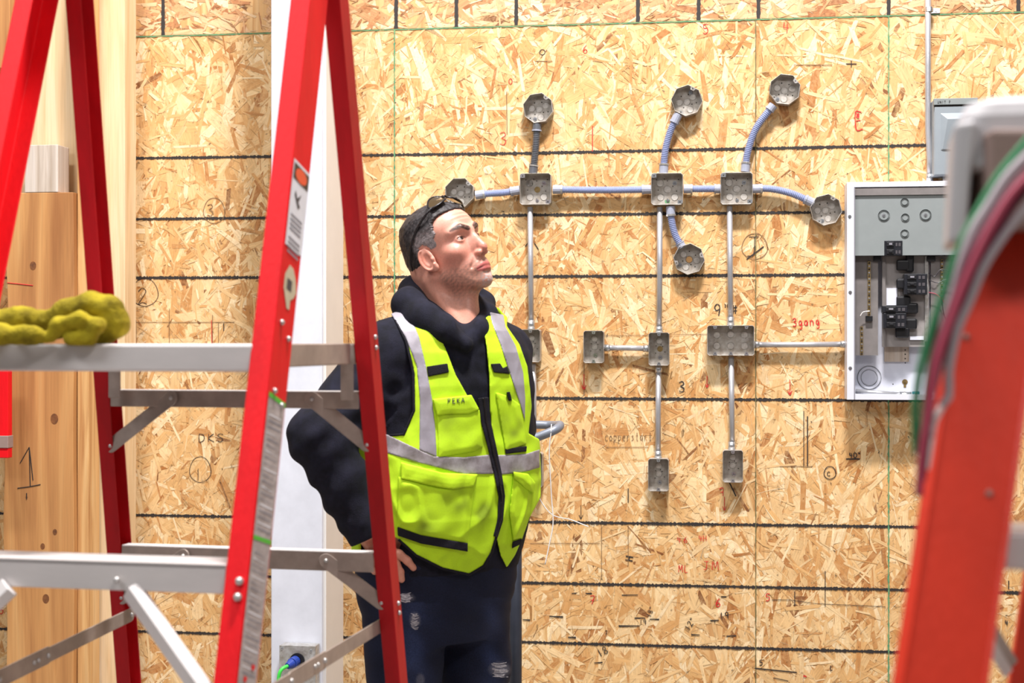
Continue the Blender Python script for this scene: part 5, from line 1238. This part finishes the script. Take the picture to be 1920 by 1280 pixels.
def patch(name,poly,lift,mt,parent,h=.0022,thick=.012,tone=None,base=vbase,soft=.001,edge=0.0):
    xs=[p[0] for p in poly]; ys=[p[1] for p in poly]
    # depth range of the surface under the polygon, found along rays of sight
    c=[]
    for qx,qy in [(p[0],p[1]) for p in poly]+[(sum(xs)/len(xs),sum(ys)/len(ys))]:
        yy=np.arange(3.15,3.75,.004); q=base((( qx-960)/F*yy,yy,EYE-(qy-640)/F*yy)); i=np.argmax(q<0); c.append(yy[i] if q[i]<0 else 3.45)
    y0,y1=min(c)-.045,max(c)+.05
    lo=((min(xs)-4-960)/F*y1 if min(xs)<960 else (min(xs)-4-960)/F*y0, y0, EYE-(max(ys)+4-640)/F*y1 if max(ys)>640 else EYE-(max(ys)+4-640)/F*y0)
    hi=((max(xs)+4-960)/F*y0 if max(xs)<960 else (max(xs)+4-960)/F*y1, y1, EYE-(min(ys)-4-640)/F*y0 if min(ys)>640 else EYE-(min(ys)-4-640)/F*y1)
    def f(X,Y,Z):
        P=(X,Y,Z); px,py=PX(P); b=base(P); m=polysd(px,py,poly)/K_; lf=lift+edge*np.clip(1+m/.012,0,1)
        v=-(X-np.interp(Z,tz,tcx))*by+(Y-YT)*bx
        s=smax(smax(b-lf,-(b-lf+thick),.001),m,soft); return np.maximum(s,v-.02)
    return net(name,f,lo,hi,h,mt,parent,tone,POS)
G_=lambda X:X
patch('reflective_stripe',[(730,585),(765,580),(786,632),(799,687),(810,746),(816,800),(819,857),(786,843),(787,746),(781,685),(760,632),(738,596)],.0022,'silver',vest,.0022)
patch('reflective_stripe',[(918,585),(944,590),(948,613),(967,648),(981,698),(985,746),(984,790),(975,757),(959,709),(938,645),(922,605)],.0022,'silver',vest,.0022)
patch('reflective_band',[(665,800),(728,815),(786,843),(813,855),(870,857),(919,852),(926,888),(870,889),(838,881),(780,866),(729,850),(665,836)],.0024,'silverd',vest,.0022)
patch('reflective_band',[(931,853),(960,852),(988,850),(1012,842),(1012,876),(986,884),(960,888),(936,890)],.0024,'silverd',vest,.0022)
patch('webbing_tab',[(800,687),(839,681),(842,698),(803,706)],.0042,'tab',vest,.0018)
patch('webbing_tab',[(920,682),(938,681),(943,690),(951,686),(956,701),(926,698)],.0042,'tab',vest,.0018)
patch('webbing_tab',[(947,840),(988,836),(987,846),(948,851)],.0042,'tab',vest,.0018)
patch('webbing_strip',[(745,987),(790,1003),(877,1018),(877,1034),(790,1019),(746,1004)],.0075,'tab',vest,.0018)
patch('webbing_strip',[(961,1015),(979,1009),(976,1020),(960,1028)],.0045,'tab',vest,.0018)
patch('chest_pocket',[(820,772),(900,768),(905,838),(890,846),(822,857)],.0065,'vest',vest,.0022,tone=vtone,edge=-.003)
pf=patch('chest_pocket_flap',[(811,748),(884,740),(899,768),(878,776),(846,776),(820,779)],.011,'vest',vest,.0022,tone=vtone,edge=-.002)
patch('chest_pocket',[(929,735),(952,742),(975,758),(982,800),(987,832),(948,846)],.0065,'vest',vest,.0022,tone=vtone,edge=-.003)
patch('pen_loop',[(950,735),(956,734),(960,750),(954,751)],.010,'tab',vest,.0014)
patch('cargo_pocket',[(747,893),(825,910),(893,897),(886,950),(877,1020),(790,1006),(744,990)],.0085,'vest',vest,.0024,tone=vtone,edge=-.005)
patch('cargo_pocket_flap',[(752,866),(829,886),(896,889),(888,912),(850,917),(823,913),(752,897)],.0145,'vest',vest,.0022,tone=vtone,edge=-.002)
patch('cargo_pocket',[(963,888),(998,900),(994,960),(978,1008),(962,1012),(955,960)],.0105,'vest',vest,.0024,tone=vtone,edge=-.005)
patch('cargo_pocket_flap',[(962,884),(990,888),(1004,905),(1000,925),(985,915),(964,896)],.0165,'vest',vest,.0022,tone=vtone,edge=-.003)
def offs(line_,w0,w1):
    n=len(line_); L=[];Rr=[]
    for i,(x,y) in enumerate(line_):
        a=line_[max(i-1,0)]; b=line_[min(i+1,n-1)]; dx,dy=b[0]-a[0],b[1]-a[1]; q=math.hypot(dx,dy); w_=(w0+(w1-w0)*i/(n-1))/2
        L.append((x-dy/q*w_,y+dx/q*w_)); Rr.append((x+dy/q*w_,y-dx/q*w_))
    return L+Rr[::-1]
ZL=[(906,745),(911,790),(922,835),(934,889),(941,930),(938,975),(929,1006)]
zp=patch('zipper',offs(ZL,20,9),.0045,'tab',vest,.0018)
patch('zipper_teeth',offs([(x+1,y) for x,y in ZL],4,3),.0065,'frame',zp,.0014)
patch('hem_binding',offs([(747,1011),(780,1041),(830,1066),(880,1077),(907,1061),(922,1036),(931,1006)],5,5),.002,'tab',vest,.0018)
patch('armhole_binding',offs([(741,598),(762,640),(775,700),(776,770),(757,814),(729,816)],5,5),.002,'tab',vest,.0018)
# the name inked on the flap
inkp=MB(); x=839
for ch in 'PEKA':
    for st in G.get(ch,[]):
        for p0,p1 in zip(st[:-1],st[1:]):
            Q=[]
            for (gx,gy) in (p0,p1):
                qx,qy=x+gx*6.5,756-gy*9-(x-839)*.06
                yy=np.arange(3.2,3.6,.0005); q=vbase(((qx-960)/F*yy,yy,EYE-(qy-640)/F*yy))-.0112; i=np.argmax(q<0); Q.append(U(qx,qy,float(yy[i])-.0006)-Vector(POS))
            if (Q[0]-Q[1]).length>1e-5: inkp.tube(Q,.0007,5)
    x+=8.6
inkp.build('inked_letters','ink',pf)
# ---------------------------------------------------------------- jeans and boots
RIPS=[(762,1120,15,8),(778,1163,10,15),(937,1255,20,14),(788,1275,8,12)]
def jtone(x,y,z):
    px,py=PX((x,y,z)); n=np.clip(.5+.8*waves((x,y,z),51,9,30,160),0,1)
    c=np.repeat(np.array(srgb(20,24,44)[:3])[None,:],len(x),0); lt=np.array(srgb(54,66,104)[:3])
    w=np.clip(.75*np.exp(-((px-775)/30)**2)*(py>1130)*n+.6*np.exp(-((px-925)/18)**2)*(py>1120)*n+.12*n,0,.6)[:,None]; c=c*(1-w)+lt*w
    for a,b_,rx,ry in RIPS:
        k=np.clip(1.4-(((px-a)/rx)**2+((py-b_)/ry)**2),0,1)*(y<3.55)*np.clip(n*1.6,0,1); k=k[:,None]*.40; c=c*(1-k)+np.array(srgb(150,148,158)[:3])*k
    return c
net('jeans',lambda X,Y,Z:jeans_f((X,Y,Z)),(-.42,3.24,.06),(.06,3.76,.98),.0046,'jeans',per,jtone,POS)
for c_,nm in (((770,1750,3.47),'l'),((892,1720,3.60),'r')):
    a=S_(c_); a[2]=.06; t_=a+np.array((.57*.17,-.82*.17,-.018))
    def bf(X,Y,Z,a=a,t_=t_):
        P=(X,Y,Z); f=smin(cap(P,a+np.array((0,0,.08)),a,.055,.050),cap(P,a-np.array((0,0,.005)),t_,.048,.038),.03); return np.maximum(f,.004-Z)
    net('boot',bf,(a[0]-.12,a[1]-.30,0),(a[0]+.20,a[1]+.12,.22),.006,'boot',per,None,POS)
# rip threads
def jd(qx,qy):
    yy=np.arange(3.2,3.75,.001); q=jeans_f(((qx-960)/F*yy,yy,EYE-(qy-640)/F*yy)); i=np.argmax(q<0); return float(yy[i])
rr_=random.Random(9)
for a,b_,rx,ry in RIPS[:3]:
    m=MB()
    for k in range(14):
        y_=b_-ry*.9+1.8*ry*k/13; x0_=a-rx*.8*rr_.uniform(.5,1); x1_=a+rx*.8*rr_.uniform(.5,1); y1_=y_+rr_.uniform(-3,3); xm=(x0_+x1_)/2
        m.tube([U(q,r_y,jd(q,r_y)-.0015)-Vector(POS) for q,r_y in ((x0_,y_),(xm,(y_+y1_)/2+2),(x1_,y1_))],.0007,5)
    m.build('torn_threads','ripw',per)
# ---------------------------------------------------------------- hand on the hip (one surface with the body)
def hipd(qx,qy):
    yy=np.arange(3.15,3.75,.001); P=((qx-960)/F*yy,yy,EYE-(qy-640)/F*yy); q=np.minimum(jeans_f(P),vestf(P) if qy<1000 else 1); i=np.argmax(q<0); return float(yy[i])
def hp(px,py,up=.009):
    return S_((px,py,min(hipd(px,py),3.47)-up))
wr=WL+(WL-EL)/np.linalg.norm(WL-EL)*.0; pal0=hp(706,1022,.020); pal1=hp(728,1044,.014)
fing=[[hp(728,1030,.014),hp(748,1038,.013),hp(764,1051,.010),hp(775,1064,.008)],[hp(727,1042,.014),hp(742,1056,.012),hp(750,1072,.009),hp(753,1086,.008)],
      [hp(720,1050,.014),hp(728,1068,.012),hp(733,1084,.009),hp(735,1096,.008)],[hp(712,1052,.014),hp(715,1068,.012),hp(717,1080,.010),hp(718,1088,.008)],
      [hp(700,1024,.014),hp(695,1042,.012),hp(698,1058,.010),hp(703,1070,.009)]]
def handf(X,Y,Z):
    P=(X,Y,Z); f=cap(P,WL-(WL-EL)*.15,pal0,.031,.027); f=smin(f,cap(P,pal0,pal1,.024,.020),.015)
    f=smin(f,np.minimum(cap(P,pal0,fing[0][0],.016,.0125),cap(P,pal0,fing[3][0],.015,.0115)),.012)
    for i,fg in enumerate(fing):
        r=[.0108,.0098,.0088,.0075] if i!=4 else [.0135,.0118,.0105,.009]
        r=[q*(.86 if i==3 else 1) for q in r]; d=chain(P,fg,r)
        for q in fg[1:3]: d=smin(d,sph(P,q,r[1]*1.0),.003)      # knuckles
        f=smin(f,d,.004)
    return f
def handtone(x,y,z):
    c=np.repeat(np.array(srgb(214,146,122)[:3])[None,:],len(x),0); return c*(.92+.08*waves((x,y,z),61,6,100,300))[:,None]
hh=net('hand',handf,(-.38,3.15,.82),(-.17,3.50,1.06),.0026,'skin',None,handtone,POS)
# body under the clothes, so that head, trunk, arms, hands and legs are one figure
def inner(X,Y,Z):
    P=(X,Y,Z); f=smin(torso(P)+.012,shoulders(P)+.014,.04); a=smin(cap(P,SL,EL,.050,.040),cap(P,EL,WL,.038,.027),.02); b=smin(cap(P,SR,ER,.048,.038),cap(P,ER,WR,.036,.027),.02)
    f=smin(smin(f,a,.02),b,.02); f=smin(f,cap(P,WR,S_((965,985,3.60)),.027,.02),.01); g=legs(P)+.014; return smin(f,g,.02)
ib=net('trunk',inner,(-.5,3.2,.10),(.10,3.90,1.50),.008,'skin',None,handtone,POS)
join_into(body,[hh,ib])
for p in body.data.polygons: p.use_smooth=True
# ---------------------------------------------------------------- sunglasses pushed up on the head
sg=thing('sunglasses',"dark sunglasses pushed up on top of the worker's hair",'sunglasses',tuple(H2W((0,.03,.12)))); SO=Vector(H2W((0,.03,.12)))
HW=lambda p: Vector(H2W((p[0]*.94,p[1]+.006,p[2]-.0145)))-SO
for s_ in (-1,1):
    n_=16; cx_,cy_,cz_=s_*.034,.050,.1235; pts=[]
    for i in range(n_):
        a=2*math.pi*i/n_; x=.029*math.cos(a); y=.0195*math.sin(a)*(1-.18*math.cos(a)*s_)
        pts.append((cx_+x,cy_+y*.80-abs(x+s_*.02)*.12,cz_-y*.45-(abs(cx_+x)-.03)*.35 if False else cz_-y*.50-((cx_+x)**2)*5.5+.006))
    m=MB(); c0=tuple(np.mean(pts,0)+np.array((0,.001,.003))); V_=[tuple(HW(c0))]+[tuple(HW(p)) for p in pts]+[tuple(HW((p[0],p[1]-.0006,p[2]-.0016))) for p in pts]
    fs=[(0,1+i,1+(i+1)%n_) for i in range(n_)]+[(1+i,1+i+n_,1+(i+1)%n_+n_,1+(i+1)%n_) for i in range(n_)]+[tuple(range(2*n_,n_,-1))]
    m.add(V_,fs); fixn(m.build('lens','lens',sg,smooth=False))
    m=MB(); m.tube([HW(p) for p in pts]+[HW(pts[0])],.0021,8); m.build('lens_rim','frame',sg,smooth=True)
    P=[(s_*.062,.048,.106),(s_*.074,.038,.098),(s_*.0815,.005,.078),(s_*.0835,-.030,.048),(s_*.0795,-.052,.018),(s_*.074,-.060,-.004)]
    m=MB(); m.tube([HW(p) for p in smoothpath(P,6)],.0028,8); m.build('temple_arm','frame',sg,smooth=True)
m=MB(); m.tube([HW(p) for p in smoothpath([(-.008,.052,.1285),(0,.054,.130),(.008,.052,.1285)],4)],.0022,8); m.build('bridge','frame',sg,smooth=True)
# ---------------------------------------------------------------- mustard cloth crumpled on the platform
def cl(px,py,dy=0): return np.array(U(px,py,2.27+dy))
def ragf(X,Y,Z):
    P=(X,Y,Z)
    f=chain(P,[cl(-70,632),cl(-20,612,.01),cl(40,600),cl(90,604,.01),cl(130,585,.01),cl(170,572),cl(205,580,.0),cl(216,606),cl(195,622,.01),cl(150,628)],[.020,.022,.020,.014,.020,.019,.020,.020,.016,.014],.012)
    f=smin(f,chain(P,[cl(-60,634,-.03),cl(0,628,-.035),cl(60,628,-.035),cl(85,634,-.03)],[.014,.015,.013,.008],.01),.006)
    f=smin(f,chain(P,[cl(95,632,-.03),cl(110,610,-.032),cl(150,600,-.036),cl(180,612,-.034),cl(168,632,-.034),cl(130,634,-.034)],[.008,.012,.013,.013,.012,.010],.006),.005)
    f=smin(f,chain(P,[cl(-60,620,.06),cl(60,614,.06),cl(160,605,.06),cl(205,612,.05)],[.02,.022,.022,.016],.02),.01)
    f=f-.0028*waves(P,71,7,90,240)-.0012*waves(P,72,7,300,600)
    return np.maximum(f,1.4140-Z)
rg=net('cloth',lambda X,Y,Z:ragf(X,Y,Z),(-.90,2.17,1.40),(-.555,2.42,1.50),.0025,'rag',None,None,(-.7,2.28,1.414)); rg.location=(-.7,2.28,1.414)
tag(rg,'crumpled mustard yellow cloth lying on the ladder platform','cloth')
per.location=POS
rg.location=(-.7,2.28,1.414)
